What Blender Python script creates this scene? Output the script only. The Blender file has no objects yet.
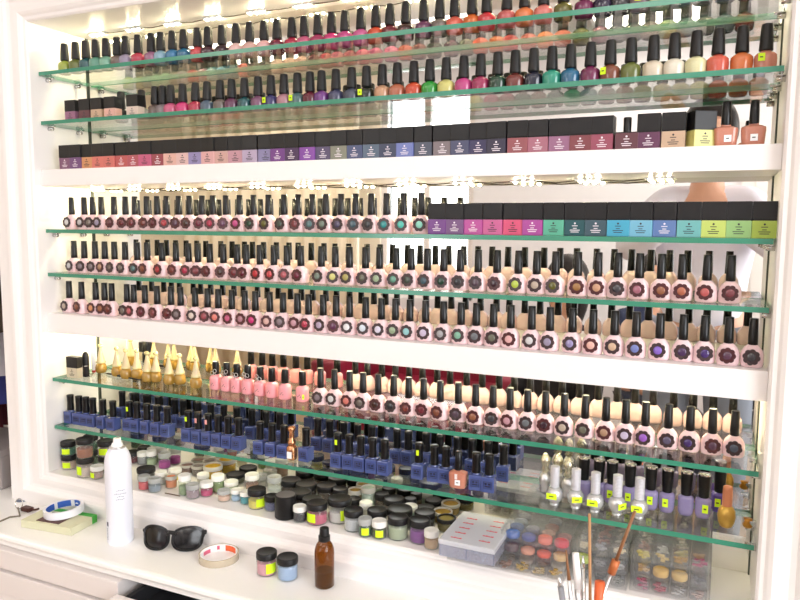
import bpy, bmesh, math, random
from mathutils import Vector, Matrix
random.seed(7)
PI = math.pi
C = bpy.context.scene.collection
sc = bpy.context.scene

# ------------------------------------------------------------------ camera
CZ = 0.80                                   # counter height above the floor
CAM = Vector((1.42306, -1.15626, 0.66746 + CZ))
YAW, PIT, ROL, F = -0.42234, -0.106184, 0.00734, 704.872
fw = Vector((math.sin(YAW) * math.cos(PIT), math.cos(YAW) * math.cos(PIT), math.sin(PIT)))
r0 = Vector((math.cos(YAW), -math.sin(YAW), 0)); u0 = r0.cross(fw)
rt = r0 * math.cos(ROL) + u0 * math.sin(ROL); up = -r0 * math.sin(ROL) + u0 * math.cos(ROL)
cd = bpy.data.cameras.new('camera'); cam = bpy.data.objects.new('camera', cd); C.objects.link(cam)
cam.matrix_world = Matrix(((rt.x, up.x, -fw.x, CAM.x), (rt.y, up.y, -fw.y, CAM.y), (rt.z, up.z, -fw.z, CAM.z), (0, 0, 0, 1)))
cd.sensor_width = 36; cd.lens = F * 36 / 800; cd.clip_start = 0.02
sc.camera = cam
W, D = 1.5, 0.1407


def ray(px, py): return fw + rt * ((px - 400) / F) - up * ((py - 300) / F)
def onZ(px, py, z):
    d = ray(px, py); return CAM + d * ((z - CAM.z) / d.z)
def onY(px, py, y):
    d = ray(px, py); return CAM + d * ((y - CAM.y) / d.y)
def sx(px, y, z):                            # the x on a shelf line (y, z) that a photo column looks at
    n = rt - fw * ((px - 400) / F)
    return CAM.x - ((y - CAM.y) * n.y + (z - CAM.z) * n.z) / n.x
def pxm(P): return F / ((Vector(P) - CAM).dot(fw))

# ------------------------------------------------------------------ materials
def lin(h):
    h = h.lstrip('#'); v = [int(h[i:i + 2], 16) / 255 for i in (0, 2, 4)]
    return tuple(c / 12.92 if c < 0.04045 else ((c + 0.055) / 1.055) ** 2.4 for c in v) + (1,)
MATS = {}
def mat(name, col='#ffffff', rough=0.5, metal=0.0, spec=0.5, coat=0.0, emit=0.0, trans=0.0, noise=0.0, nscale=60, bump=0.0, sss=0):
    key = (name, col, rough, metal)
    if key in MATS: return MATS[key]
    m = bpy.data.materials.new(name); m.use_nodes = True; nt = m.node_tree; b = nt.nodes['Principled BSDF']
    c = lin(col)
    b.inputs['Base Color'].default_value = c; b.inputs['Roughness'].default_value = rough
    b.inputs['Metallic'].default_value = metal; b.inputs['Specular IOR Level'].default_value = spec
    b.inputs['Coat Weight'].default_value = coat; b.inputs['Coat Roughness'].default_value = 0.05
    b.inputs['Transmission Weight'].default_value = trans
    if emit: b.inputs['Emission Color'].default_value = c; b.inputs['Emission Strength'].default_value = emit
    if noise or bump:
        tc = nt.nodes.new('ShaderNodeTexCoord'); n = nt.nodes.new('ShaderNodeTexNoise'); n.inputs['Scale'].default_value = nscale
        nt.links.new(tc.outputs['Object'], n.inputs['Vector'])
        if noise:
            mx = nt.nodes.new('ShaderNodeMix'); mx.data_type = 'RGBA'
            mx.inputs[6].default_value = tuple(x * (1 - noise) for x in c[:3]) + (1,); mx.inputs[7].default_value = tuple(min(1, x * (1 + noise)) for x in c[:3]) + (1,)
            nt.links.new(n.outputs['Fac'], mx.inputs[0]); nt.links.new(mx.outputs[2], b.inputs['Base Color'])
        if bump:
            bp = nt.nodes.new('ShaderNodeBump'); bp.inputs['Strength'].default_value = bump; bp.inputs['Distance'].default_value = 0.002
            nt.links.new(n.outputs['Fac'], bp.inputs['Height']); nt.links.new(bp.outputs['Normal'], b.inputs['Normal'])
    MATS[key] = m; return m
def clear(name, tint='#f0f8f4', rough=0.03, ior=1.45, milk=0.0, milkcol='#ffffff'):
    key = (name,)
    if key in MATS: return MATS[key]
    m = bpy.data.materials.new(name); m.use_nodes = True; nt = m.node_tree; nt.nodes.clear()
    o = nt.nodes.new('ShaderNodeOutputMaterial'); t = nt.nodes.new('ShaderNodeBsdfTransparent'); g = nt.nodes.new('ShaderNodeBsdfGlossy')
    t.inputs['Color'].default_value = lin(tint); g.inputs['Roughness'].default_value = rough
    f = nt.nodes.new('ShaderNodeFresnel'); ge = nt.nodes.new('ShaderNodeNewGeometry'); ir = nt.nodes.new('ShaderNodeMapRange')
    ir.inputs['To Min'].default_value = ior; ir.inputs['To Max'].default_value = 1 / ior      # both faces of the thin sheet reflect like an outer face
    nt.links.new(ge.outputs['Backfacing'], ir.inputs['Value']); nt.links.new(ir.outputs['Result'], f.inputs['IOR'])
    mx = nt.nodes.new('ShaderNodeMixShader'); nt.links.new(f.outputs[0], mx.inputs[0]); src = t
    if milk:
        d = nt.nodes.new('ShaderNodeBsdfDiffuse'); d.inputs['Color'].default_value = lin(milkcol)
        m2 = nt.nodes.new('ShaderNodeMixShader'); m2.inputs[0].default_value = milk
        nt.links.new(t.outputs[0], m2.inputs[1]); nt.links.new(d.outputs[0], m2.inputs[2]); src = m2
    nt.links.new(src.outputs[0], mx.inputs[1]); nt.links.new(g.outputs[0], mx.inputs[2]); nt.links.new(mx.outputs[0], o.inputs['Surface'])
    MATS[key] = m; return m

M_WHITE = mat('white_lacquer', '#f4f0ee', 0.35, noise=0.01, nscale=3)
M_TOP = mat('worktop_lacquer', '#f8f6f3', 0.3, noise=0.01, nscale=4)
M_BLACK = mat('black_plastic', '#0d0d0e', 0.28, spec=.4)
M_BLACKM = mat('black_matte_plastic', '#161516', 0.42, spec=.4)
M_LID = mat('jar_lid_black', '#1a191a', 0.42, spec=.4)
M_LIDW = mat('jar_lid_white', '#f0efe9', 0.4)
M_MIRROR = mat('mirror', '#e7e5de', 0.015, metal=1.0)
M_EDGE = mat('green_glass_edge', '#3f8a70', 0.18, spec=0.6)
M_SHELF = clear('shelf_glass', '#fafcfb', 0.03, 1.5)
M_EDGE2 = clear('pale_glass_edge', '#dff2e8', 0.05, 1.4, milk=.35, milkcol='#9fdcc4')
M_JARG = clear('jar_glass', '#f4f8f6', 0.04, 1.4, milk=0.06)
M_PLAST = clear('clear_plastic', '#fcfcfc', 0.06, 1.2, milk=0.035)
M_FROST = clear('frosted_plastic', '#e9eaf2', 0.2, 1.4, milk=0.62, milkcol='#eceef4')
M_CHROME = mat('chrome', '#d8d8d6', 0.15, metal=1.0)
M_SILVER = mat('silver', '#d9d9da', 0.3, metal=0.9)
M_GOLD = mat('gold', '#c9a04c', 0.3, metal=0.6, noise=0.3, nscale=900)
M_NEON = mat('neon_label', '#dcff1e', 0.6)
M_INK = mat('ink', '#2b2b2b', 0.6)
M_PAPER = mat('white_paper', '#f6f6f6', 0.6)

# ------------------------------------------------------------------ mesh helpers
def finish(name, bm, m, parent=None, smooth=False, loc=None):
    me = bpy.data.meshes.new(name); bm.normal_update(); bm.to_mesh(me); bm.free()
    if m is not None:
        for k in (m if isinstance(m, (list, tuple)) else [m]): me.materials.append(k)
    if smooth:
        for p in me.polygons: p.use_smooth = True
    o = bpy.data.objects.new(name, me); C.objects.link(o)
    if parent: o.parent = parent
    if loc is not None: o.location = loc
    return o
def smooth_angle(o, a=35):
    me = o.data
    for p in me.polygons: p.use_smooth = True
    bm = bmesh.new(); bm.from_mesh(me)
    for e in bm.edges:
        if len(e.link_faces) != 2 or e.calc_face_angle(0) > math.radians(a): e.smooth = False
    bm.to_mesh(me); bm.free(); return o
def bx(bm, x0, x1, y0, y1, z0, z1, bev=0, mi=0, seg=2):
    vs = [bm.verts.new((x, y, z)) for x in (x0, x1) for y in (y0, y1) for z in (z0, z1)]
    fs = [(0, 1, 3, 2), (4, 6, 7, 5), (0, 4, 5, 1), (2, 3, 7, 6), (0, 2, 6, 4), (1, 5, 7, 3)]
    F_ = [bm.faces.new([vs[i] for i in f]) for f in fs]
    for f in F_: f.material_index = mi
    if bev:
        es = {e for f in F_ for e in f.edges}
        r = bmesh.ops.bevel(bm, geom=list(es), offset=bev, segments=seg, affect='EDGES', profile=0.7)
        for f in r['faces']: f.material_index = mi
    return vs
def lathe(bm, prof, seg=20, c=(0, 0, 0), n=2.0, sxy=(1, 1), mi=0, capends=True):
    """prof: (radius, z) pairs; n > 2 squares the section off; sxy scales it"""
    rings = []
    for r, z in prof:
        ring = []
        for k in range(seg):
            a = 2 * PI * (k + 0.5) / seg; ca, sa = math.cos(a), math.sin(a)
            q = (abs(ca) ** n + abs(sa) ** n) ** (-1 / n)
            ring.append(bm.verts.new((c[0] + r * q * ca * sxy[0], c[1] + r * q * sa * sxy[1], c[2] + z)))
        rings.append(ring)
    for a, b in zip(rings, rings[1:]):
        for k in range(seg):
            f = bm.faces.new((a[k], a[(k + 1) % seg], b[(k + 1) % seg], b[k])); f.material_index = mi
    if capends:
        f = bm.faces.new(list(reversed(rings[0]))); f.material_index = mi
        f = bm.faces.new(rings[-1]); f.material_index = mi
def tube(bm, pts, r, seg=8, taper=None, mi=0):
    pts = [Vector(p) for p in pts]; rings = []
    for i, p in enumerate(pts):
        t = (pts[min(i + 1, len(pts) - 1)] - pts[max(i - 1, 0)]).normalized()
        a = t.orthogonal().normalized() if i == 0 else (rings_a - t * rings_a.dot(t)).normalized()
        rings_a = a; b = t.cross(a); rr = r if taper is None else taper[i]
        rings.append([bm.verts.new(p + (a * math.cos(2 * PI * k / seg) + b * math.sin(2 * PI * k / seg)) * rr) for k in range(seg)])
    for a, b in zip(rings, rings[1:]):
        for k in range(seg): bm.faces.new((a[k], a[(k + 1) % seg], b[(k + 1) % seg], b[k])).material_index = mi
    bm.faces.new(list(reversed(rings[0]))); bm.faces.new(rings[-1])
def prism(bm, pts, y0, y1, mi=0):            # polygon in xz, extruded in y
    a = [bm.verts.new((x, y0, z)) for x, z in pts]; b = [bm.verts.new((x, y1, z)) for x, z in pts]
    bm.faces.new(a).material_index = mi; bm.faces.new(list(reversed(b))).material_index = mi
    for i in range(len(pts)):
        j = (i + 1) % len(pts); bm.faces.new((a[j], a[i], b[i], b[j])).material_index = mi
def B(): return bmesh.new()
def empty(name, loc=(0, 0, 0), rz=0):
    o = bpy.data.objects.new(name, None); C.objects.link(o); o.location = loc; o.rotation_euler = (0, 0, rz); o.empty_display_size = 0.02; return o
def tag(o, label, cat, group=None, kind=None):
    if label: o['label'] = label
    if cat: o['category'] = cat
    if group: o['group'] = group
    if kind: o['kind'] = kind
    return o
def struct(name, bm, m, **k):
    o = finish(name, bm, m, **k); o['kind'] = 'structure'; return o
def kids(o): return [c for c in bpy.data.objects if c.parent == o]
TREE = {}
def copy_tree(o, parent=None):
    if o.name not in TREE: TREE[o.name] = kids(o)
    ch = TREE[o.name]
    c = o.copy(); C.objects.link(c); c.parent = parent
    CH[c.name] = [copy_tree(k, c) for k in ch]
    return c
CH = {}
def paint(o, m):                               # give one object its own material over shared mesh data
    o.material_slots[0].link = 'OBJECT'; o.material_slots[0].material = m
def child(o, stem):
    return [c for c in CH[o.name] if c.name.split('.')[0] == stem][0]

# ------------------------------------------------------------------ the room (seen in the mirrored back)
RX0, RX1, RY0, RY1, RH = -3.5, 3.2, -3.6, 0.16, 2.7
def slab(name, x0, x1, y0, y1, z0, z1, m):
    b = B(); bx(b, x0, x1, y0, y1, z0, z1); return struct(name, b, m)
M_WALL = mat('wall_paint', '#efeae6', 0.8, noise=0.02, nscale=2)
M_CREAM = mat('cream_wall_paint', '#f8efdc', 0.8, noise=0.02, nscale=2)
slab('floor', RX0, RX1, RY0, 0.3, -0.1, 0, mat('oak_floor', '#b89f86', 0.4, noise=0.15, nscale=5))
slab('ceiling', RX0, RX1, RY0, 0.3, RH, RH + 0.1, M_WALL)
b = B(); bx(b, RX0, -0.109, RY1, 0.3, 0, RH); bx(b, W + 0.13, RX1, RY1, 0.3, 0, RH)
bx(b, -0.109, W + 0.13, RY1, 0.3, 0, RH)
struct('wall_back', b, M_WALL)
slab('wall_left', RX0 - 0.1, RX0, RY0, 0.3, 0, RH, M_CREAM)
# right wall with a window
b = B(); bx(b, RX1, RX1 + 0.1, RY0, -2.6, 0, RH); bx(b, RX1, RX1 + 0.1, -0.7, 0.3, 0, RH); bx(b, RX1, RX1 + 0.1, -2.6, -0.7, 0, 0.8); bx(b, RX1, RX1 + 0.1, -2.6, -0.7, 2.4, RH)
struct('wall_right', b, M_WALL)
# front wall (behind the camera) with a cream part, a window
b = B()
bx(b, -1.02, 0.35 - 0.6, RY0 - 0.1, RY0, 0, 0.9); bx(b, -1.02, -0.25, RY0 - 0.1, RY0, 2.3, RH); bx(b, -0.25, RX1, RY0 - 0.1, RY0, 0, RH)
struct('wall_front', b, mat('pale_wall_paint', '#e9e8ec', 0.8, noise=0.02, nscale=2))
b = B(); bx(b, RX0, -1.02, RY0 - 0.1, RY0, 0, RH); struct('wall_front_cream', b, M_CREAM)
def window(n, x0, x1, y0, y1, z0, z1, along):
    f = B(); t = 0.05
    if along == 'x':
        for a in ((x0, x1, z0, z0 + t), (x0, x1, z1 - t, z1), (x0, x0 + t, z0, z1), (x1 - t, x1, z0, z1), ((x0 + x1) / 2 - t / 2, (x0 + x1) / 2 + t / 2, z0, z1)): bx(f, a[0], a[1], y0, y1, a[2], a[3])
    else:
        for a in ((y0, y1, z0, z0 + t), (y0, y1, z1 - t, z1), (y0, y0 + t, z0, z1), (y1 - t, y1, z0, z1), ((y0 + y1) / 2 - t / 2, (y0 + y1) / 2 + t / 2, z0, z1)): bx(f, x0, x1, a[0], a[1], a[2], a[3])
    w = struct('window_%d' % n, f, M_WHITE)
    g = B()
    if along == 'x': bx(g, x0 + .01, x1 - .01, (y0 + y1) / 2 - .003, (y0 + y1) / 2 + .003, z0 + .01, z1 - .01)
    else: bx(g, (x0 + x1) / 2 - .003, (x0 + x1) / 2 + .003, y0 + .01, y1 - .01, z0 + .01, z1 - .01)
    finish('pane', g, clear('window_glass', '#ffffff', 0.02, 1.3), w)
window(1, -1.02, -0.25, RY0 - 0.08, RY0 - 0.03, 0.9, 2.3, 'x')
window(2, RX1 + 0.03, RX1 + 0.08, -2.6, -0.7, 0.8, 2.4, 'y')
# white door in the front wall, with its casing
b = B(); bx(b, 1.62, 2.42, RY0, RY0 + 0.04, 0, 2.05, 0.004)
for z0, z1 in ((0.15, 0.9), (1.0, 1.9)):
    for x0 in (1.72, 2.06): bx(b, x0, x0 + 0.26, RY0 + 0.035, RY0 + 0.05, z0, z1, 0.008)
dr = struct('door_1', b, M_WHITE); b = B(); tube(b, [(1.69, RY0 + 0.04, 1.0), (1.69, RY0 + 0.09, 1.0), (1.8, RY0 + 0.09, 1.0)], 0.009); finish('door_handle', b, M_CHROME, dr)
b = B(); bx(b, 1.54, 1.62, RY0, RY0 + 0.03, 0, 2.13); bx(b, 2.42, 2.5, RY0, RY0 + 0.03, 0, 2.13); bx(b, 1.62, 2.42, RY0, RY0 + 0.03, 2.05, 2.13)
struct('trim_1', b, M_WHITE)

# unseen ceiling fill lamps, added to brighten the room and its cream wall
def light(name, loc, rot, size, power, col=(1, 1, 1), sy=None):
    l = bpy.data.lights.new(name, 'AREA'); l.energy = power; l.color = col; l.shape = 'RECTANGLE'; l.size = size; l.size_y = sy or size
    o = bpy.data.objects.new(name, l); C.objects.link(o); o.location = loc; o.rotation_euler = rot; return o
M_LAMP = mat('fill_lamp_diffuser', '#fff8f0', 0.5, emit=7.0)
proto = None
for i, (x, y) in enumerate([(-0.2, -2.2), (1.9, -2.2), (-1.6, -2.7), (1.0, -3.0), (-2.6, -1.6)]):
    if proto is None:
        e = empty('fill_lamp', (x, y, RH)); b = B(); bx(b, -.32, .32, -.32, .32, -.05, 0, 0.005); finish('housing', b, M_WHITE, e)
        b = B(); bx(b, -.29, .29, -.29, .29, -.056, -.05); finish('diffuser', b, M_LAMP, e); proto = e
    else: e = copy_tree(proto); e.location = (x, y, RH)
    tag(e, 'added square fill lamp panel ' + ['above the space before the cream curtain', 'above the photographer', 'in the corner by the cream curtain', 'above the seated people', 'nearest the cream wall, away from the window'][i], 'ceiling lamp', 'added fill lamps of the salon')
# daylight: sky through the windows
w = bpy.data.worlds.new('World'); sc.world = w; w.use_nodes = True
w.node_tree.nodes['Background'].inputs[0].default_value = (0.86, 0.93, 1, 1); w.node_tree.nodes['Background'].inputs[1].default_value = 0.7
light('window_daylight', (RX1 + 0.2, -1.65, 1.6), (0, PI / 2, 0), 1.6, 60, (0.95, 0.97, 1), 1.9)
light('window_daylight.001', (-0.63, RY0 - 0.2, 1.6), (PI / 2, 0, 0), 0.75, 14, (0.95, 0.97, 1), 1.4)

# ------------------------------------------------------------------ cabinet
z1, z2, z3, z4, z5, z6, z7, z8 = [CZ + v for v in (1.0046, .8958, .787, .6515, .5507, .4566, .3023, .1870)]
ZF, ZT = CZ + 0.077, CZ + 1.11
cab = empty('display_cabinet', (0, 0, CZ))
tag(cab, 'white wall cabinet with moulded frame and mirrored back standing on the worktop', 'cabinet')
def fin(name, bm, m, parent, **k):             # world-space mesh under an Empty
    o = finish(name, bm, m, parent, **k); o.location = -parent.location; return o
def frame_sweep(prof, bot):
    bm = B(); rings = []
    for cx_, cz_, dx, dz in ((0, ZT, -1, 1), (W, ZT, 1, 1), (W, ZF, 1, -bot), (0, ZF, -1, -bot)):
        rings.append([bm.verts.new((cx_ + dx * d, y, cz_ + dz * d)) for d, y in prof])
    n = len(prof)
    for i in range(4):
        a, c = rings[i], rings[(i + 1) % 4]
        for k in range(n): bm.faces.new((a[k], a[(k + 1) % n], c[(k + 1) % n], c[k]))
    bmesh.ops.recalc_face_normals(bm, faces=bm.faces); return bm
prof = [(0, 0.0), (0, -.018), (.004, -.0215), (.010, -.0225), (.014, -.026), (.020, -.029), (.030, -.0295), (.042, -.029), (.050, -.031), (.056, -.036), (.064, -.039), (.072, -.0395), (.075, -.035), (.11, -.035), (.11, .0)]
fin('frame_moulding', frame_sweep(prof, 0.7), M_WHITE, cab)
b = B(); bx(b, -.11, 0, 0.0, RY1 - .002, CZ + .001, ZT + .11); fin('side_panel', b, M_WHITE, cab)
b = B(); bx(b, W, W + .11, 0.0, RY1 - .002, CZ + .001, ZT + .11); fin('side_panel', b, M_WHITE, cab)
b = B(); bx(b, 0, W, 0.0, RY1 - .002, ZT, ZT + .11); fin('top_panel', b, M_WHITE, cab)
b = B(); bx(b, 0, W, 0.0, RY1 - .002, CZ + .001, ZF); fin('floor_panel', b, M_WHITE, cab)
b = B(); bx(b, .0015, W - .0015, D, D + .004, ZF + .001, ZT - .001); fin('back_mirror', b, M_MIRROR, cab)['label'] = 'mirror lining the back'
for zt, th in ((z3, .037), (z6, .0455)):
    b = B(); bx(b, 0, W, -.003, D - .001, zt - th, zt, 0.0015); fin('fixed_shelf', b, M_WHITE, cab)
# mirror edge strips (dark joint along each side panel)
for x in (.0, W - .0025):
    b = B(); bx(b, x, x + .0025, D - .004, D - .0005, ZF, ZT); fin('mirror_joint', b, mat('dark_joint', '#3a4038', 0.5), cab)
# shelf pins
pinp = None
for zz in (z1, z2, z4, z5, z7, z8):
    for x, s in ((0, 1), (W, -1)):
        for y in (.025, .105):
            if pinp is None:
                b = B(); tube(b, [(0, 0, 0), (.012, 0, 0)], .0045, 10); bx(b, .0, .016, -.006, .006, .0035, .0055, .0008); o = finish('shelf_pin', b, M_CHROME, cab, True); o['label'] = 'chrome shelf pin'; pinp = o
            else: o = pinp.copy(); C.objects.link(o)
            o.location = Vector((x, y, zz - .0082 - .0058)) - cab.location; o.rotation_euler = (0, 0, 0 if s > 0 else PI)

SH = {1: 'top glass shelf', 2: 'second glass shelf', 3: 'upper white shelf', 4: 'third glass shelf', 5: 'fourth glass shelf', 6: 'lower white shelf', 7: 'fifth glass shelf', 8: 'lowest glass shelf'}
for k, zz in ((1, z1), (2, z2), (4, z4), (5, z5), (7, z7), (8, z8)):
    b = B(); bx(b, .004, W - .004, .001, D - .005, zz - .0082, zz, 0)
    b.normal_update()
    for f in b.faces: f.material_index = 0 if abs(f.normal.z) > .5 or abs((f.calc_center_median().z - (zz - .0041))) > .003 else (2 if f.normal.y > .5 else 1)
    o = finish('glass_shelf', b, [M_SHELF, M_EDGE, M_EDGE2])
    tag(o, 'green-edged clear glass shelf, ' + {1: 'topmost, right under the lit cabinet ceiling', 2: 'second from the top, holding tapered black caps', 4: 'holding flower-chip bottles and bright square ones', 5: 'holding only pink flower-chip bottles under the third one', 7: 'holding golden cone bottles and pink flower-chip ones', 8: 'the lowest, holding small blue bottles'}[k], 'shelf', 'glass shelves of the cabinet')

ZF += .0005
# LED strips
M_LED = mat('led_light', '#fff0c4', 0.5, emit=460.0)
def led_strip(zc, x0, pitch, n, label, y=.112):
    e = tag(empty('led_strip', (0, y, zc)), label, 'light strip', 'LED strips under the shelves')
    b = B(); pts = []
    for i in range(n):
        xa = x0 + i * pitch
        pts += [(xa - .022, 0, -.003), (xa + .022, 0, -.003)]
        if i < n - 1: pts += [(xa + pitch / 2, random.uniform(-.004, .004), -.003 - random.uniform(.001, .004))]
    tube(b, pts, .0012, 6); finish('cable', b, mat('brown_cable', '#5b5548', 0.5), e)
    md = ld = None
    for i in range(n):
        xa = x0 + i * pitch
        if md is None:
            b = B(); bx(b, -.024, .024, -.006, .006, -.0035, -.0002, .0006); md = m_ = finish('led_module', b, M_PAPER, e)
            for q in (-1, 0, 1):
                b = B(); lathe(b, [(.0030, 0), (.0030, -.0015), (.0018, -.0028), (.0004, -.0032)], 8, (q * .015, 0, -.0035)); finish('led', b, M_LED, m_)
            TREE[md.name] = kids(md)
        else: m_ = copy_tree(md, e)
        m_.location = (xa, 0, 0)
    return e
led_strip(ZT, sx(97, .112, ZT), .113, 13, 'warm LED strip on the cabinet ceiling above the top glass shelf')
led_strip(z3 - .037, sx(98, .112, z3 - .037), .116, 12, 'warm LED strip under the upper white shelf')
led_strip(z6 - .0455, .04, .116, 13, 'warm LED strip under the lower white shelf')

# ------------------------------------------------------------------ worktop and base cabinet
YC = -0.182
b = B()
pts = [(-0.0, 0), (-0.0, 0)]
nose = [(RY1 - .002, CZ), (YC + .010, CZ), (YC + .004, CZ - .0015), (YC + .001, CZ - .005), (YC, CZ - .010), (YC + .002, CZ - .014), (YC + .008, CZ - .017), (YC + .008, CZ - .027), (RY1 - .002, CZ - .027)]
xa, xb = -1.2, 2.3
va = [b.verts.new((xa, y, z)) for y, z in nose]; vb = [b.verts.new((xb, y, z)) for y, z in nose]
b.faces.new(va); b.faces.new(list(reversed(vb)))
for i in range(len(nose)): b.faces.new((va[(i + 1) % len(nose)], va[i], vb[i], vb[(i + 1) % len(nose)]))
wt = finish('worktop', b, M_TOP); tag(wt, 'long white lacquered worktop with a rounded front edge below the cabinet', 'worktop')
YF = YC + .014
bc = empty('base_cabinet', (.5, 0, 0)); tag(bc, 'white base cabinet with drawers and panelled doors under the worktop', 'cabinet')
M_BASE = mat('base_lacquer', '#e9e2df', 0.45, noise=.01, nscale=3)
xd = sx(119, YF - .018, CZ - .035); xe = xd + .52
b = B()
bx(b, xa, xd - .005, YF, RY1 - .003, .08, CZ - .0272); bx(b, xd - .005, xe + .005, YF, RY1 - .003, .08, CZ - .10); bx(b, xe + .005, xb, YF, RY1 - .003, .08, CZ - .0272)
bx(b, xd - .005, xe + .005, 0.1, RY1 - .003, CZ - .10, CZ - .0272)
bx(b, xa + .02, xb - .02, YF + .04, RY1 - .003, 0, .0805); fin('carcass', b, M_BASE, bc)
def drawer(x0, x1, out, lab=None):
    b = B(); bx(b, x0, x1, YF - .018 - out, YF - out, CZ - .075, CZ - .032, .003)
    d = fin('drawer', b, M_BASE, bc)
    if out:
        b = B(); bx(b, x0 + .01, x1 - .01, YF - out, YF - out + .25, CZ - .078, CZ - .07); bx(b, x0 + .01, x0 + .022, YF - out, YF - out + .25, CZ - .07, CZ - .045); bx(b, x1 - .022, x1 - .01, YF - out, YF - out + .25, CZ - .07, CZ - .045)
        finish('drawer_box', b, M_WHITE, d)
    return d
drawer(xd - .95, xd - .004, 0); drawer(xa + .02, xd - .958, 0)
b = B(); bx(b, xd + .006, xe - .006, YF - .018 - .03, YF - .03, CZ - .085, CZ - .046, .003); d = fin('drawer', b, M_BASE, bc)
b = B(); bx(b, xd + .015, xe - .015, YF - .03, YF + .2, CZ - .088, CZ - .082); bx(b, xd + .015, xd + .027, YF - .03, YF + .2, CZ - .082, CZ - .055); bx(b, xe - .027, xe - .015, YF - .03, YF + .2, CZ - .082, CZ - .055)
finish('drawer_box', b, mat('drawer_shade_dark', '#26262a', .9), d)  # near-black colour stands in for the shade inside the open drawer
drawer(xe + .004, xe + .7, 0)
def door(x0, x1):
    b = B(); z0, zt = .1, CZ - .081
    bx(b, x0, x1, YF - .012, YF, z0, zt)
    for a in ((x0, x1, zt - .05, zt), (x0, x1, z0, z0 + .05), (x0, x0 + .05, z0, zt), (x1 - .05, x1, z0, zt)): bx(b, a[0], a[1], YF - .02, YF - .011, a[2], a[3], .003)
    bx(b, x0 + .07, x1 - .07, YF - .019, YF - .011, z0 + .07, zt - .07, .007)
    d = fin('door', b, M_BASE, bc); k = B(); lathe(k, [(.004, 0), (.004, .015), (.011, .02), (.012, .026), (.008, .03)], 14)
    for v in k.verts: v.co = Vector((v.co.x + x1 - .025, YF - .019 - v.co.z, v.co.y + zt - .12))
    finish('knob', k, M_CHROME, d)
xm = xd - .95 + .475
door(xm + .003, xd - .004); door(xa + .02, xd - .958); door(xd - .95, xm - .003); door(xd + .262, xe); door(xe + .006, xe + .35); door(xe + .356, xe + .7)
b = B(); bx(b, xd, xd + .256, YF - .018, YF, .1, CZ - .095, .003); fin('door', b, M_BASE, bc)

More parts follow.
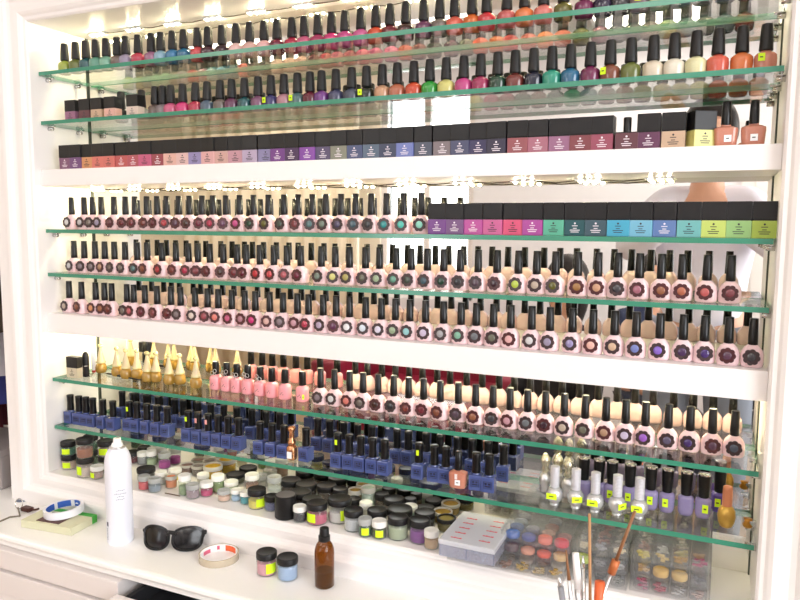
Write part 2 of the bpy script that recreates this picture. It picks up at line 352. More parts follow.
# ------------------------------------------------------------------ colour names
COL = {
 'lime green': '#a3b53a', 'olive green': '#6f7a34', 'dark teal': '#1f5a62', 'sea green': '#5fa389', 'pale sea green': '#7dbda0', 'brown grey': '#6e5b55', 'lavender grey': '#9c90ad', 'cherry pink': '#c9304f',
 'mauve': '#a3688c', 'light blue': '#86b4cc', 'bright blue': '#2f7eb4', 'ocean blue': '#1f6b95', 'coral red': '#e2464f', 'dark plum': '#4a2230', 'deep plum': '#3a1c2a', 'pale pink': '#eec3bd', 'nude pink': '#e3b0a4',
 'burgundy': '#7a1c3a', 'crimson': '#bf1f45', 'rose pink': '#d95a86', 'raspberry': '#b02a5c', 'hot pink': '#e0307a', 'magenta pink': '#d6408c', 'candy pink': '#dd5c9c', 'orange red': '#e24a28', 'maroon': '#7a2430',
 'dark brown': '#43231f', 'bright orange': '#ea6a24', 'bright red': '#d92b36', 'coral': '#f0624c', 'olive': '#6b6626', 'berry': '#7c1f52', 'dark indigo': '#2a2140', 'charcoal': '#35343a', 'grey brown': '#7a6e66',
 'clear green': '#9db48e', 'grey teal': '#5b7a80', 'smoke grey': '#6e7276', 'mauve grey': '#85727a', 'wine': '#6d1830', 'purple': '#7a3a92', 'indigo grey': '#474a6e', 'slate': '#4c5468', 'black green': '#1d2a20',
 'nude orange': '#dba37c', 'terracotta': '#c4694a', 'grass green': '#2faa3c', 'cream yellow': '#e2dc7a', 'dark green': '#1e4634', 'brown red': '#7d332c', 'dark navy': '#22263c', 'teal green': '#2ba487', 'brown': '#8d4a34',
 'cream': '#e9d8bc', 'pale cream': '#efe6cf', 'pale yellow': '#efe9b0', 'orange': '#f07a3c', 'indigo': '#3a3672', 'mauve pink': '#bd8290', 'grey blue': '#566a80', 'plum': '#6b3458', 'silver grey': '#a9a8ac',
 'dusty purple': '#8a5578', 'soft purple': '#7b4c86', 'tan orange': '#e79a64', 'coral pink': '#ee7a6c', 'soft coral': '#e8756a', 'dusty red': '#cf5a58', 'rose red': '#c65862', 'dark rose': '#a84450', 'peach pink': '#f1b9a8',
 'lavender': '#9c8fc6', 'blush pink': '#efb2b0', 'dusty pink': '#d398a4', 'lilac': '#bda8c6', 'blue lilac': '#8f86b4', 'violet': '#8c3fae', 'dark purple': '#4e2f5e', 'slate purple': '#55466e', 'grey olive': '#8b8b76',
 'slate blue': '#4e5a86', 'navy slate': '#363f5e', 'periwinkle': '#7180c8', 'taupe': '#88787c', 'navy purple': '#38305e', 'rose brown': '#a3545a', 'dusty rose': '#b76a7e', 'brick rose': '#8e4048', 'deep rose': '#a94a62',
 'brown mauve': '#6d3a44', 'nude': '#dcb694', 'yellow': '#e8e27a', 'apricot': '#e08a6e', 'pink magenta': '#c845a0', 'hot coral': '#ef4d7c', 'magenta': '#b944a4', 'mint green': '#58c09c', 'slate teal': '#3c5a68',
 'sky blue': '#3fb2d8', 'pale blue': '#74c2e2', 'cornflower blue': '#5f83c2', 'aqua': '#6fc2c0', 'lime yellow': '#cfe66a', 'light green': '#9ed27c', 'yellow green': '#bcd94a', 'white grey': '#d8d6d6', 'pale grey': '#c2bfc0',
 'dark red': '#6e1a24', 'red': '#c22a34', 'teal grey': '#4f7476', 'teal': '#1f9494', 'light teal': '#3fc0b0', 'pale mint': '#8fe0c8', 'green grey': '#76887a', 'dark grey green': '#46544a', 'tan': '#b58a6a', 'khaki': '#b8ac5c',
 'ochre': '#a8743c', 'copper': '#a2603f', 'plum grey': '#5c4654', 'pale lilac': '#cdbcd8', 'pale nude': '#e6cfc0', 'pure white': '#f2f2f4', 'blue white': '#d8e4f0', 'pale aqua': '#8fd0d4', 'olive grey': '#6c6a58', 'beige': '#c6b09a',
 'dark mauve': '#5e3a52', 'dark violet': '#4a2f78', 'bright violet': '#8a62d8', 'grey purple': '#5b5070', 'white lavender': '#e4ddf2', 'lime': '#c9e048', 'rosewood': '#8c3c42', 'bright purple': '#a45ad0', 'dark grey': '#47434a'}
def soft(h, k=.14, d=.92):                      # enamel is a little greyer than the colour chart
    v = [int(h[i:i + 2], 16) for i in (1, 3, 5)]; g = sum(v) / 3
    return '#%02x%02x%02x' % tuple(int((x * (1 - k) + g * k) * d) for x in v)
COL = {k: soft(v) for k, v in COL.items()}
def polish(c): return mat('polish ' + c, COL[c], 0.16, coat=0.4, noise=.06, nscale=400)
ORD = 'first second third fourth fifth sixth seventh eighth ninth tenth eleventh twelfth thirteenth fourteenth fifteenth sixteenth seventeenth eighteenth nineteenth twentieth'.split()
def ordinal(i):                                # 0-based
    if i < 20: return ORD[i]
    t = {2: 'twenty', 3: 'thirty', 4: 'forty'}[(i + 1) // 10]; u = (i + 1) % 10
    return t + '-' + ORD[u - 1] if u else t[:-1] + 'ieth'
def labels(cols, kind, place):
    out = []; n = len(cols); used = set()
    for i, c in enumerate(cols):
        k = min(i, n - 1 - i); end = 'left' if i <= n - 1 - i else 'right'
        L = cols[i - 1] if i else None; R = cols[i + 1] if i < n - 1 else None
        trip = [(cols[j - 1] if j else None, cols[j], cols[j + 1] if j < n - 1 else None) for j in range(n)]
        if cols.count(c) == 1: s = '%s %s, the only %s one on the %s' % (c, kind, c, place)
        elif L and R and L != R and c not in (L, R) and sum(t in ((L, c, R), (R, c, L)) for t in trip) == 1:
            s = '%s %s between %s and %s ones on the %s' % (c, kind, L, R, place)
        else: s = '%s %s, %s from the %s end of the %s' % (c, kind, ordinal(k), end, place)
        if len(s.replace('-', ' ').split()) > 16 or s in used: s = '%s %s, %s from %s end of %s' % (c, kind, ordinal(k), end, place)
        used.add(s); out.append(s)
    return out
def row(text):
    out = []
    for t in text.strip().split(','):
        a = t.strip().split(' ', 1); c = a[1]; fl = ''
        if '*' in c: c, fl = c.split('*'); 
        out.append((float(a[0]), c.strip(), fl))
    return out

STK = None
def sticker(parent, w, h, x, y, z, m=None, name='price_sticker', rz=0):
    b = B(); bx(b, -w / 2, w / 2, -.0004, 0, -h / 2, h / 2, mi=0)
    bx(b, -w * .25, w * .2, -.0006, -.0003, -h * .08, h * .08, mi=1)
    o = finish(name, b, [m or M_NEON, M_INK], parent); o.location = (x, y, z); o.rotation_euler = (0, 0, rz); o['label'] = 'neon yellow sticker' if not m else 'white sticker'
    return o

# ------------------------------------------------------------------ bottle prototypes (each built once, then copied)
# tapered-cap bottle (top two shelves)
def make_taper():
    e = empty('nail_polish_bottle')
    b = B(); lathe(b, [(.0118, 0), (.0138, .0012), (.0150, .005), (.0156, .012), (.0158, .019), (.0152, .0235), (.0118, .0268), (.0072, .0288), (.0064, .0308)], 20, n=2.3, sxy=(1, .9))
    smooth_angle(finish('glass_body', b, M_PAPER, e), 50)
    b = B(); lathe(b, [(.0088, .0298), (.0098, .0308), (.0098, .0333), (.0094, .0413), (.0087, .0543), (.0081, .0645), (.0073, .0680), (.0050, .0690)], 18)
    smooth_angle(finish('cap', b, M_BLACKM, e), 50)
    return e
# flower-chip bottle
def make_flower():
    e = empty('gel_polish_bottle')
    b = B(); lathe(b, [(.0125, 0), (.0150, .0012), (.0162, .004), (.0166, .011), (.0163, .019), (.0148, .0245), (.0118, .0290), (.0085, .0325), (.0064, .0345)], 24, n=3.0, sxy=(1, .82))
    smooth_angle(finish('glass_body', b, mat('pink_white_bottle', '#f5d5d8', .22, coat=.3), e), 50)
    b = B(); lathe(b, [(.0068, .034), (.0072, .0348), (.0071, .044), (.0063, .0735), (.0058, .0742)], 16)
    smooth_angle(finish('cap', b, M_BLACK, e), 50)
    b = B(); pts = []
    for k in range(64):
        a = 2 * PI * k / 64; r = .0106 + .0018 * abs(math.cos(4 * a)) ** .7
        pts.append((r * math.cos(a), r * math.sin(a)))
    prism(b, pts, 0, -.0016); bmesh.ops.recalc_face_normals(b, faces=b.faces)
    fr = finish('petal_ring', b, mat('petal ring', '#3c2a2c', .35), e, loc=(0, -.0143, .0165)); fr.rotation_euler = (-.04, 0, 0)
    b = B(); lathe(b, [(.0066, 0), (.0064, .0008), (.005, .0014), (.002, .0018)], 20)
    for v in b.verts: v.co = Vector((v.co.x, -v.co.z, v.co.y))
    bmesh.ops.recalc_face_normals(b, faces=b.faces)
    o = finish('colour_chip', b, M_PAPER, fr, True, loc=(0, -.0012, 0))
    return e
# square-cap bottle
def make_square():
    e = empty('square_polish_bottle')
    b = B(); bx(b, -.0172, .0172, -.013, .013, .0, .0262, .0016); finish('glass_body', b, M_PAPER, e)
    b = B(); bx(b, -.0172, .0172, -.0134, .0134, .0268, .0545, .0014); finish('cap', b, M_BLACKM, e)
    b = B(); bx(b, -.0165, .0165, -.0125, .0125, .0255, .0275); finish('collar', b, M_BLACK, e)
    b = B(); pts = [(.0016 * math.cos(2 * PI * k / 10), .0205 + .0016 * math.sin(2 * PI * k / 10)) for k in range(10)]
    prism(b, pts, -.0133, -.0129)
    for z, w_ in ((.0165, .0045), (.0125, .003), (.0095, .008), (.0065, .0065)): bx(b, -w_, w_, -.0133, -.0129, z - .0006, z + .0006)
    bmesh.ops.recalc_face_normals(b, faces=b.faces)
    finish('label_print', b, M_PAPER, e)
    return e
def make_blue():
    e = empty('small_polish_bottle')
    b = B(); bx(b, -.0118, .0118, -.0118, .0118, 0, .0285, .002); lathe(b, [(.007, 0), (.006, .004)], 12, (0, 0, .0285))
    finish('glass_body', b, mat('blue_bottle', '#4a578c', .2, coat=.4), e)
    b = B(); lathe(b, [(.0078, .031), (.0084, .032), (.0080, .037), (.0074, .050), (.0080, .064), (.0082, .0672), (.0070, .0684)], 16)
    smooth_angle(finish('cap', b, M_BLACK, e), 50)
    b = B()
    for a in ((-.0075, .0075, .0075, .0083), (-.0075, .0075, .0197, .0205), (-.0075, -.0067, .0083, .0197), (.0067, .0075, .0083, .0197)): bx(b, a[0], a[1], -.0123, -.0117, a[2], a[3])
    bx(b, -.005, -.001, -.0123, -.0117, .0145, .0180); bx(b, .001, .005, -.0123, -.0117, .0145, .0180); bx(b, -.005, .005, -.0123, -.0117, .0105, .0128)
    finish('square_label', b, mat('dark_blue_print', '#151a33', .4), e)
    return e
P = {'t': make_taper(), 'f': make_flower(), 's': make_square(), 'b': make_blue()}
for e in P.values():
    TREE[e.name] = kids(e)
    for k in TREE[e.name]: TREE[k.name] = kids(k)
USED = set()
def inst(kind, loc, rz=0):
    e = P[kind]
    if kind not in USED:                        # keep the first one pristine and hidden from nothing: copies are made from it, it is placed last
        USED.add(kind)
    o = copy_tree(e); o.location = loc; o.rotation_euler = (0, 0, rz); return o

def taper_row(rows, yc, zs, kind, place, group):
    labs = labels([c for _, c, _ in rows], kind, place)
    y0_ = yc
    for (px, c, fl), lb in zip(rows, labs):
        yc = y0_ - .026 * min(1, max(0, (px - 330) / 380))      # the row stands a little nearer the edge towards its end
        if zs == z1: yc -= .030 * min(1, max(0, (300 - px) / 220))
        o = inst('t', (sx(px, yc, zs + .054), yc, zs), random.uniform(-.3, .3)); paint(child(o, 'glass_body'), polish(c)); tag(o, lb, 'nail polish', group)
        if fl == 'y': sticker(o, .009, .011, -.006, -.0146, .019)
# ---- top shelf
A = row("""64.4 lime green,75.4 olive green,85.6 dark teal,95.6 sea green,106 pale sea green,117 brown grey,125.6 lavender grey,138 cherry pink,151 mauve,160.6 light blue,172.4 bright blue,183.6 ocean blue,197.4 coral red,208 dark plum,
222 deep plum,236 pale pink,249.6 nude pink,264 blush pink,277 burgundy,292 crimson,304.4 rose pink,318 raspberry,331.6 hot pink,345 magenta pink,361 candy pink,376 orange red,390 maroon,406 dark brown,424 plum,440 grey brown,455 coral,
472.4 bright orange,487 bright red,507 dusty red,525 orange,544 soft coral,564 olive,585 berry,604 dark indigo,622 charcoal,641 mauve grey*y,661 clear green*y,682 grey teal,704 smoke grey,727 grey blue,750 brown red""")
taper_row(A, .074, z1, 'tapered-cap polish bottle', SH[1], 'tapered-cap polish bottles on the top glass shelf')
# ---- second shelf
Brow = row("""155 brown grey,162.6 taupe,170.6 rose pink,182.6 hot pink,195.4 cherry pink,207 grey blue,220 grey brown,231.6 plum,244.4 dark teal,258 dusty purple,271 indigo*y,284 mauve pink,297.4 teal grey*y,310 wine,321.6 purple,336 indigo grey,351.8 slate,
366.6 black green*y,382.4 nude orange,397.4 terracotta,414 orange red,430 grass green,446.4 cream yellow,464 magenta pink,481 raspberry,498 dark green,515.6 brown red,534 dark navy,552.4 teal green,571 ocean blue,591 berry,611 brown*y,631.6 olive green,
654 cream,675 pale cream,697 pale yellow,719 coral,743 orange,767 apricot*y""")
taper_row(Brow, .066, z2, 'tapered-cap polish bottle', SH[2], 'tapered-cap polish bottles on the second glass shelf')

def square_row(rows, yc, zs, place, group, ink_light=True, kind='square-capped polish bottle'):
    labs = labels([c for _, c, _ in rows], kind, place)
    for (px, c, fl), lb in zip(rows, labs):
        o = inst('s', (sx(px, yc - .013, zs + .013), yc + random.uniform(-.0015, .0025), zs), {'r': .5}.get(fl, random.uniform(-.055, .055)))
        if fl == 'n':                            # the square cover is off: slim inner cap
            k = child(o, 'cap'); b = B(); lathe(b, [(.0062, .027), (.0062, .05), (.0055, .0512)], 14); n = smooth_angle(finish('inner_cap', b, M_BLACK, o), 50)
            CH[o.name].remove(k); bpy.data.objects.remove(k)
            lb = 'brown mauve square polish bottle with a bare slim cap on the upper white shelf'
        paint(child(o, 'glass_body'), mat('label ' + c, COL[c], .35))
        r, g, b_, _ = lin(COL[c]); paint(child(o, 'label_print'), mat('print_dark', '#2e2c30', .5) if (r * .3 + g * .6 + b_ * .1) > .22 else mat('print_light', '#e9dfe4', .5))
        tag(o, lb, 'nail polish', group)
Crow = row("""65 dusty purple,75.5 soft purple,85.5 tan orange,97 coral pink,108.5 soft coral,120.5 dusty red,132.5 rose red,144.5 rose pink,156.5 dark rose,169 peach pink,182 pale pink,194.5 lavender,208 blush pink,221 nude pink,234.5 dusty pink,249 lilac,264.5 blue lilac,
277.5 purple,291.5 dark purple,307 violet,322 slate purple,338 grey olive,354 slate blue,370.5 grey blue,387 navy slate,404.5 periwinkle,422.5 slate,441.5 taupe,459.5 indigo grey,477.5 navy purple,517 rose brown,537.5 dusty rose,558.5 mauve,580 brick rose,602 deep rose,
626 brown mauve*n,648 plum,673 nude,700.5 yellow*r""")
# the run between 487 and 506 holds one more navy bottle
Crow.insert(30, (496.5, 'dark indigo', ''))
Crow = [(p_, c_, f_) for p_, c_, f_ in Crow]
square_row(Crow, .026, z3, SH[3], 'square-capped polish bottles on the upper white shelf')
# two apricot bottles with tall caps at the end of the upper white shelf
def apricot(loc, rz, lb, kind='a'):
    e = tag(empty('apricot_polish_bottle', loc, rz), lb, 'nail polish', 'apricot polish bottles with tall black caps')
    b = B(); lathe(b, [(.0135, 0), (.0150, .0012), (.0158, .010), (.0168, .024), (.0165, .0275), (.0120, .0298), (.0070, .0312), (.0066, .0335)], 24, n=4.5, sxy=(1, .75))
    smooth_angle(finish('glass_body', b, polish('apricot'), e), 50)
    b = B(); lathe(b, [(.0068, .0325), (.0072, .034), (.0068, .050), (.0060, .0665), (.0054, .0672)], 16); smooth_angle(finish('cap', b, M_BLACK, e), 50)
    sticker(e, .010, .010, .002, -.0128, .012, M_PAPER, 'square_sticker')
    return e
apricot((sx(725.5, .03, z3 + .02), .030, z3), .1, 'apricot polish bottle with slim black cap beside the pale yellow square one')
apricot((sx(753.5, .03, z3 + .02), .030, z3), -.1, 'apricot polish bottle at the end of the upper white shelf, by the side panel')
# the black-covered nude ones at the start of the second shelf
srow2 = [(69, 'mauve'), (83, 'brown mauve'), (95, 'nude'), (108.5, 'peach pink'), (131, 'pale nude')]
for (px, c), lb in zip(srow2, ['mauve square-capped polish bottle, first on the second glass shelf', 'brown mauve square-capped polish bottle beside the mauve one on the second glass shelf', 'nude square-capped polish bottle, third on the second glass shelf', 'peach pink square-capped polish bottle, fourth on the second glass shelf', 'pale nude square-capped polish bottle, last of the square ones on the second glass shelf']):
    o = inst('s', (sx(px, .027, z2 + .013), .040, z2), .02); o.scale = (.93, .8, .88); paint(child(o, 'glass_body'), mat('label ' + c, COL[c], .35)); paint(child(o, 'label_print'), mat('print_dark', '#2e2c30', .5))
    tag(o, lb, 'nail polish', 'square-capped polish bottles on the second glass shelf')
for px, y, c, lb in ((121, .085, 'charcoal', 'charcoal polish bottle with tapered cap behind the square-capped ones, second glass shelf'), (141.5, .085, 'silver grey', 'silver grey polish bottle with tapered cap behind the last square-capped one')):
    o = inst('t', (sx(px, y, z2 + .05), y, z2)); paint(child(o, 'glass_body'), polish(c)); tag(o, lb, 'nail polish', 'tapered-cap polish bottles on the second glass shelf')
# ---- bright square ones on the third glass shelf
D2 = row("""437 purple,454.5 soft purple,473 pink magenta,492.5 candy pink,512.5 hot coral,532 magenta,553 mint green,574.5 dark teal,595.5 slate teal,618 sky blue,641 pale blue,664.5 cornflower blue,688.5 aqua,713.5 lime yellow,738.5 light green,765 yellow green""")
square_row(D2, .026, z4, SH[4], 'square-capped polish bottles on the third glass shelf')

def flower_row(rows, yc, zs, place, group):
    labs = labels([c for _, c, _ in rows], 'flower-chip polish bottle', place)
    for (px, c, fl), lb in zip(rows, labs):
        o = inst('f', (sx(px, yc - .0155, zs + .0165), yc + random.uniform(-.002, .002), zs), random.uniform(-.12, .12) + (.35 if fl == 'r' else 0))
        ring = child(o, 'petal_ring'); paint(CH[ring.name][0], polish(c)); ring.rotation_euler = (-.04, random.uniform(0, .7), 0)
        r, g, b_, _ = lin(COL[c])
        warm = r > 1.6 * g and r > 1.2 * b_
        paint(ring, mat('petal ring dark red', '#4a1f22', .35) if warm else mat('petal ring', '#3c2a2c', .35))
        tag(o, lb, 'nail polish', group)
Dr = row("""66.6 white grey,79 pale grey,87.4 grey brown,96.4 lavender grey,109 brown mauve,120.6 dark red,129.6 maroon,142 brown red,153 wine,162.6 red*r,174 dark mauve,185.4 dark brown,198 burgundy,209 crimson,221.6 plum,235.6 magenta pink,249.4 dark green,264 olive,
280 dark grey green,294 rosewood,308 teal grey,322.4 green grey,337 grey purple,352 slate teal,368 charcoal,383 teal,400.6 light teal,418.6 pale mint""")
flower_row(Dr, .038, z4, SH[4], 'pink flower-chip bottles on the third glass shelf')
Er = row("""68.7 pale grey,80 mauve grey,90.5 taupe,100.3 tan,110 brown grey,121 grey brown,132.7 teal grey,142.5 brown,158 red,171 brown red,184 crimson,193 rosewood*r,205 dark red,218.7 dark brown,232.5 maroon,242 wine,256 bright red,270 coral red,282.5 rose red,297 burgundy,
317.5 green grey,331.7 cream yellow,345.7 khaki,362 olive grey,376 clear green,393 sea green,408 dark grey green,424.5 slate teal,440.7 dark green,457 charcoal,475 plum grey,494 deep plum,515.7 lime,534 beige,553 olive,575.7 ochre,596 nude orange,616 dark grey,638 dusty rose,660 copper,681 terracotta,706 dusty red,730 brick rose""")
flower_row(Er, .042, z5, SH[5], 'pink flower-chip bottles on the fourth glass shelf')
Fr = row("""64 beige,77 brown,90.5 tan orange,99 copper,107 brown red,122 grey brown,129.5 rose red,140.5 wine,153 rosewood,166 dark red,176 taupe,191 pale nude,202.5 dark rose,214 coral pink,227.5 rose pink,240 mauve pink,251.5 hot pink,266 nude pink,278.5 mauve grey,293 dusty pink,305 cherry pink,319.5 lilac,332.5 plum,
345.5 pure white,361.5 blue white,378 white lavender,391.5 clear green,406.5 pale aqua,422.5 pale lilac,440 silver grey,458 pale sea green,473 smoke grey,490.5 olive grey,508 blush pink,529 white grey,547.5 lavender grey,570 lavender,591 peach pink,612.5 nude,634.5 periwinkle,658.5 bright violet,682 dark purple,703.5 dark violet,728 dark mauve,752.5 dark grey""")
flower_row(Fr, .030, z6, SH[6], 'pink flower-chip bottles on the lower white shelf')
Gr = row("""317 mauve grey,330.5 white grey,346 coral pink,360 grey brown,375 dark brown,390 charcoal,405.5 brown red,420 maroon,437.5 brown,455 plum grey,473 copper,490 dark grey,507.5 dusty pink,525 smoke grey,543 deep plum,562 beige,583 olive grey,604 tan,624 pale lilac,644 bright purple,667 grey purple,689 dark violet,711.5 dark mauve,734 slate""")
flower_row(Gr, .066, z7, SH[7], 'pink flower-chip bottles on the fifth glass shelf')

# ---- fifth shelf: golden cone bottles, soft pink bottles
def make_cone():
    e = empty('cone_cap_bottle')
    b = B(); lathe(b, [(.0085, 0), (.0120, .0015), (.0140, .008), (.0138, .016), (.0120, .022), (.0085, .026), (.0068, .028)], 20); smooth_angle(finish('glass_body', b, mat('amber oil', '#a07c34', .12, coat=.5), e), 50)
    b = B(); lathe(b, [(.0108, .0265), (.0112, .0285), (.0105, .0305), (.0075, .042), (.0045, .056), (.0026, .066)], 20); smooth_angle(finish('cone_cap', b, mat('pearl cap', '#cdbb94', .2, coat=.4), e), 50)
    b = B(); lathe(b, [(.0116, .0262), (.0122, .0275), (.0116, .029)], 20); smooth_angle(finish('gold_band', b, mat('pale_gold', '#efe2a8', .25, metal=.5), e), 50)
    b = B(); lathe(b, [(.0012, .0640), (.0045, .0665), (.0062, .0700), (.0045, .0735), (.0012, .0755)], 12); finish('knob', b, mat('pale_gold', '#efe2a8', .25, metal=.5), e, True)
    return e
P['c'] = make_cone(); TREE[P['c'].name] = kids(P['c'])
for k in TREE[P['c'].name]: TREE[k.name] = []
cones = [101, 117, 126, 137, 147.3, 156, 169, 180, 196]
cw = ['first, nearest the black cosmetic tube', 'second in the row', 'third in the row', 'fourth in the row', 'middle of the nine', 'sixth in the row', 'seventh in the row', 'eighth in the row', 'last, nearest the soft pink bottles']
for i, px in enumerate(cones):
    y = [.092, .08, .07, .078, .066, .074, .068, .078, .066][i]
    o = inst('c', (sx(px, y, z7 + .02), y, z7)); tag(o, 'golden bottle with a pointed pearl cap, ' + cw[i], 'nail oil bottle', 'golden cone-cap bottles on the fifth glass shelf')
    o.scale = (.95,) * 3
def make_pink():
    e = empty('pink_polish_bottle')
    b = B(); lathe(b, [(.0105, 0), (.0122, .001), (.0128, .004), (.0128, .025), (.0122, .0285), (.0100, .031), (.0066, .033), (.006, .0345)], 22, n=2.6); smooth_angle(finish('glass_body', b, mat('soft pink polish', '#ec9fa6', .2, coat=.4), e), 50)
    b = B(); lathe(b, [(.0074, .034), (.0078, .035), (.0074, .058), (.0068, .0625), (.006, .063)], 16); smooth_angle(finish('cap', b, M_BLACK, e), 50)
    return e
P['p'] = make_pink(); TREE[P['p'].name] = kids(P['p'])
for k in TREE[P['p'].name]: TREE[k.name] = []
pk = [216, 227, 237, 248, 260.5, 272, 285, 302.5]
pw = ['beside the last golden cone bottle', 'with a looped silver charm, second of the soft pink ones', 'with a silver bow charm, third of the soft pink ones', 'with a hanging diamond charm, fourth of the soft pink ones', 'with a ring charm, fifth of the soft pink ones', 'without a charm, sixth of the soft pink ones', 'with a dark speck on its front, seventh of eight', 'beside the first flower-chip bottle, with a neon mark']
for i, px in enumerate(pk):
    y = .076 - .0012 * i
    o = inst('p', (sx(px, y, z7 + .02), y, z7)); tag(o, 'soft pink polish bottle ' + pw[i], 'nail polish', 'soft pink polish bottles on the fifth glass shelf')
    if i < 5:
        b = B()
        for s in (-1, 1):
            q = [Vector((s * (.0045 + .0045 * math.cos(t)), -.0085, .004 * math.sin(t))) for t in [2 * PI * k / 12 for k in range(13)]]
            tube(b, q, .0006, 6)
        tube(b, [(0, -.0085, 0), (-.003, -.0095, -.010)], .0005, 6); tube(b, [(0, -.0085, 0), (.004, -.0095, -.009)], .0005, 6)
        c_ = finish('wire_charm', b, M_SILVER, o, True, loc=(0, 0, .040 + .003 * (i % 2))); c_.rotation_euler = (0, .3 * (i - 2), 0)
    b = B()
    for k in range(4): bx(b, -.004 + .0022 * k, -.003 + .0022 * k, -.0133, -.0126, .011 + .002 * (k * 7 % 3), .0125 + .002 * (k * 7 % 3))
    finish('label_print', b, M_INK, o)
    if i == 7: sticker(o, .004, .010, .0085, -.0112, .012, rz=.6)
# cream square bottle, black tube, file, brush
o = inst('s', (sx(69.5, .012, z7 + .02), .026, z7), .02); o.scale = (1.0, .6, .92); paint(child(o, 'glass_body'), mat('foundation', '#c9bca2', .3)); paint(child(o, 'label_print'), mat('print_dark', '#2e2c30', .5))
tag(o, 'cream beige square bottle with black cover at the start of the fifth glass shelf', 'nail polish')
e = tag(empty('lipstick_tube', (sx(85.8, .045, z7 + .03), .045, z7)), 'black rounded cosmetic tube with silver ring beside the cream beige bottle', 'cosmetic tube')
b = B(); lathe(b, [(.0072, 0), (.0076, .001), (.0076, .0255)], 18); smooth_angle(finish('tube_base', b, M_BLACKM, e), 50)
b = B(); lathe(b, [(.0080, .0255), (.0080, .0275)], 18); finish('silver_ring', b, M_CHROME, e)
b = B(); lathe(b, [(.0077, .0275), (.0077, .046), (.0068, .053), (.0045, .058), (.001, .0600)], 18); smooth_angle(finish('tube_cap', b, M_BLACKM, e), 50)
e = tag(empty('cuticle_pen', (sx(93.5, .085, z7 + .03), .085, z7)), 'slim translucent grey pen with red tip standing behind the black cosmetic tube', 'pen')
b = B(); lathe(b, [(.0045, .006), (.0052, .012), (.0052, .068), (.0045, .070)], 14); smooth_angle(finish('barrel', b, M_FROST, e), 50)
b = B(); lathe(b, [(.003, 0), (.0045, .001), (.0048, .0065)], 14); smooth_angle(finish('red_tip', b, mat('red_plastic', '#b9302e', .3), e), 50)
e = tag(empty('nail_brush', onZ(123, 377, z7)), 'black slim brush lying on the glass in front of the golden bottles', 'brush')
q0, q1 = onZ(109, 374, z7 + .003), onZ(140, 380, z7 + .003)
b = B(); tube(b, [q0 - e.location, q0.lerp(q1, .3) - e.location, q1 - e.location], .003, 8, [.0028, .003, .0012]); finish('handle', b, M_BLACK, e, True)
b = B(); dv = (q0 - q1).normalized(); tube(b, [q0 - e.location, q0 + dv * .012 - e.location], .003, 8, [.0026, .001]); finish('bristles', b, mat('bristle', '#3a2c22', .7), e)

# ---- lowest glass shelf: blue bottles
def blue(px, yc, lb, fl='', group='small blue polish bottles on the lowest glass shelf'):
    o = inst('b', (sx(px, yc - .0118, z8 + .014), yc, z8), random.uniform(-.08, .08)); tag(o, lb, 'nail polish', group)
    if fl: 
        b = B(); bx(b, -.0025, .0025, -.0088, -.0078, .046, .056); s = finish('cap_sticker', b, M_NEON if fl == 'y' else mat('pink_label', '#f0a8a0', .5), o); s['label'] = 'neon sticker on the cap' if fl == 'y' else 'pink sticker on the cap'
    return o
grp = [([67, 75.5, 82.5, 89.5, 99.5, 109.5], .036, 'first blue group by the left-hand side panel', ''), ([126, 133.5, 143.5, 153.5, 164], .050, 'second blue group, behind the spray can top', 'y'), ([185, 195, 205, 215, 225, 235.5], .043, 'third blue group, in the shelf middle left of the gold bottle', 'y'),
       ([257, 269, 281], .040, 'blue group just before the rose gold bottle', ''), ([335, 346.5, 358, 370, 382], .040, 'blue group of five above the black jar lids', 'y'), ([416.5], .050, 'pair before the coral bottle', 'y'), ([432, 443.5], .050, 'pair touching the coral bottle', ''), ([474, 487], .043, 'pair after the coral bottle', '')]
gname = ['group nearest the cabinet corner', 'group behind the white spray can', 'group of six under the soft pink bottles', 'trio before the rose gold bottle', 'group of five before the gap', None, 'pair before the coral bottle', 'pair after the coral bottle']
for gi, (pxs, yc, _, fl) in enumerate(grp):
    n = len(pxs)
    for i, px in enumerate(pxs):
        if gname[gi] is None: lb = 'small blue bottle with neon sticker on its cap, alone before the coral pair'
        else: lb = 'small blue square bottle, %s of the %s' % (['first', 'second', 'third', 'fourth', 'fifth', 'last'][i] if i < n - 1 else 'last', gname[gi])
        f = fl if i == 0 else ''
        if gi == 2: f = {0: 'y', 1: 'p', 2: 'p'}.get(i, '')
        o = blue(px, yc, lb, f)
        o.rotation_euler[2] += .06
blue(303, .043, 'small blue square bottle standing just after the rose gold bottle')
for px, yc, lb in ((172, .118, 'small blue bottle at the back, first of two behind the second and third groups'), (180, .118, 'small blue bottle at the back, second of two behind the third group'), (249, .118, 'small blue bottle at the back before the trio'),
                   (315, .115, 'small blue bottle at the back just after the rose gold bottle pair'), (327, .115, 'small blue bottle at the back beside the group of five'), (394.5, .112, 'small blue bottle at the back, first in the gap after the group of five'),
                   (406, .112, 'small blue bottle at the back, second in the gap after the group of five'), (501.5, .108, 'small blue bottle at the back, last blue one before the empty glass')):
    blue(px, yc, lb)
back = [(119, 'behind the end of the corner group'), (131, 'behind the first of the second group'), (143, 'behind the second group middle'), (155, 'behind the end of the second group'), (195, 'behind the start of the six'), (208, 'behind the middle of the six'), (221, 'behind the end of the six'), (234, 'behind the last of the six'),
        (263, 'behind the start of the trio'), (277, 'behind the end of the trio'), (341, 'behind the start of the five'), (355, 'behind the middle of the five'), (369, 'behind the end of the five'), (424, 'behind the bottle with neon cap sticker'), (438, 'behind the pair before the coral bottle'), (455, 'right behind the coral bottle'), (470, 'behind the start of the last pair'), (486, 'behind the last pair')]
for px, lb in back: blue(px, .118, 'small blue bottle in the back row ' + lb)
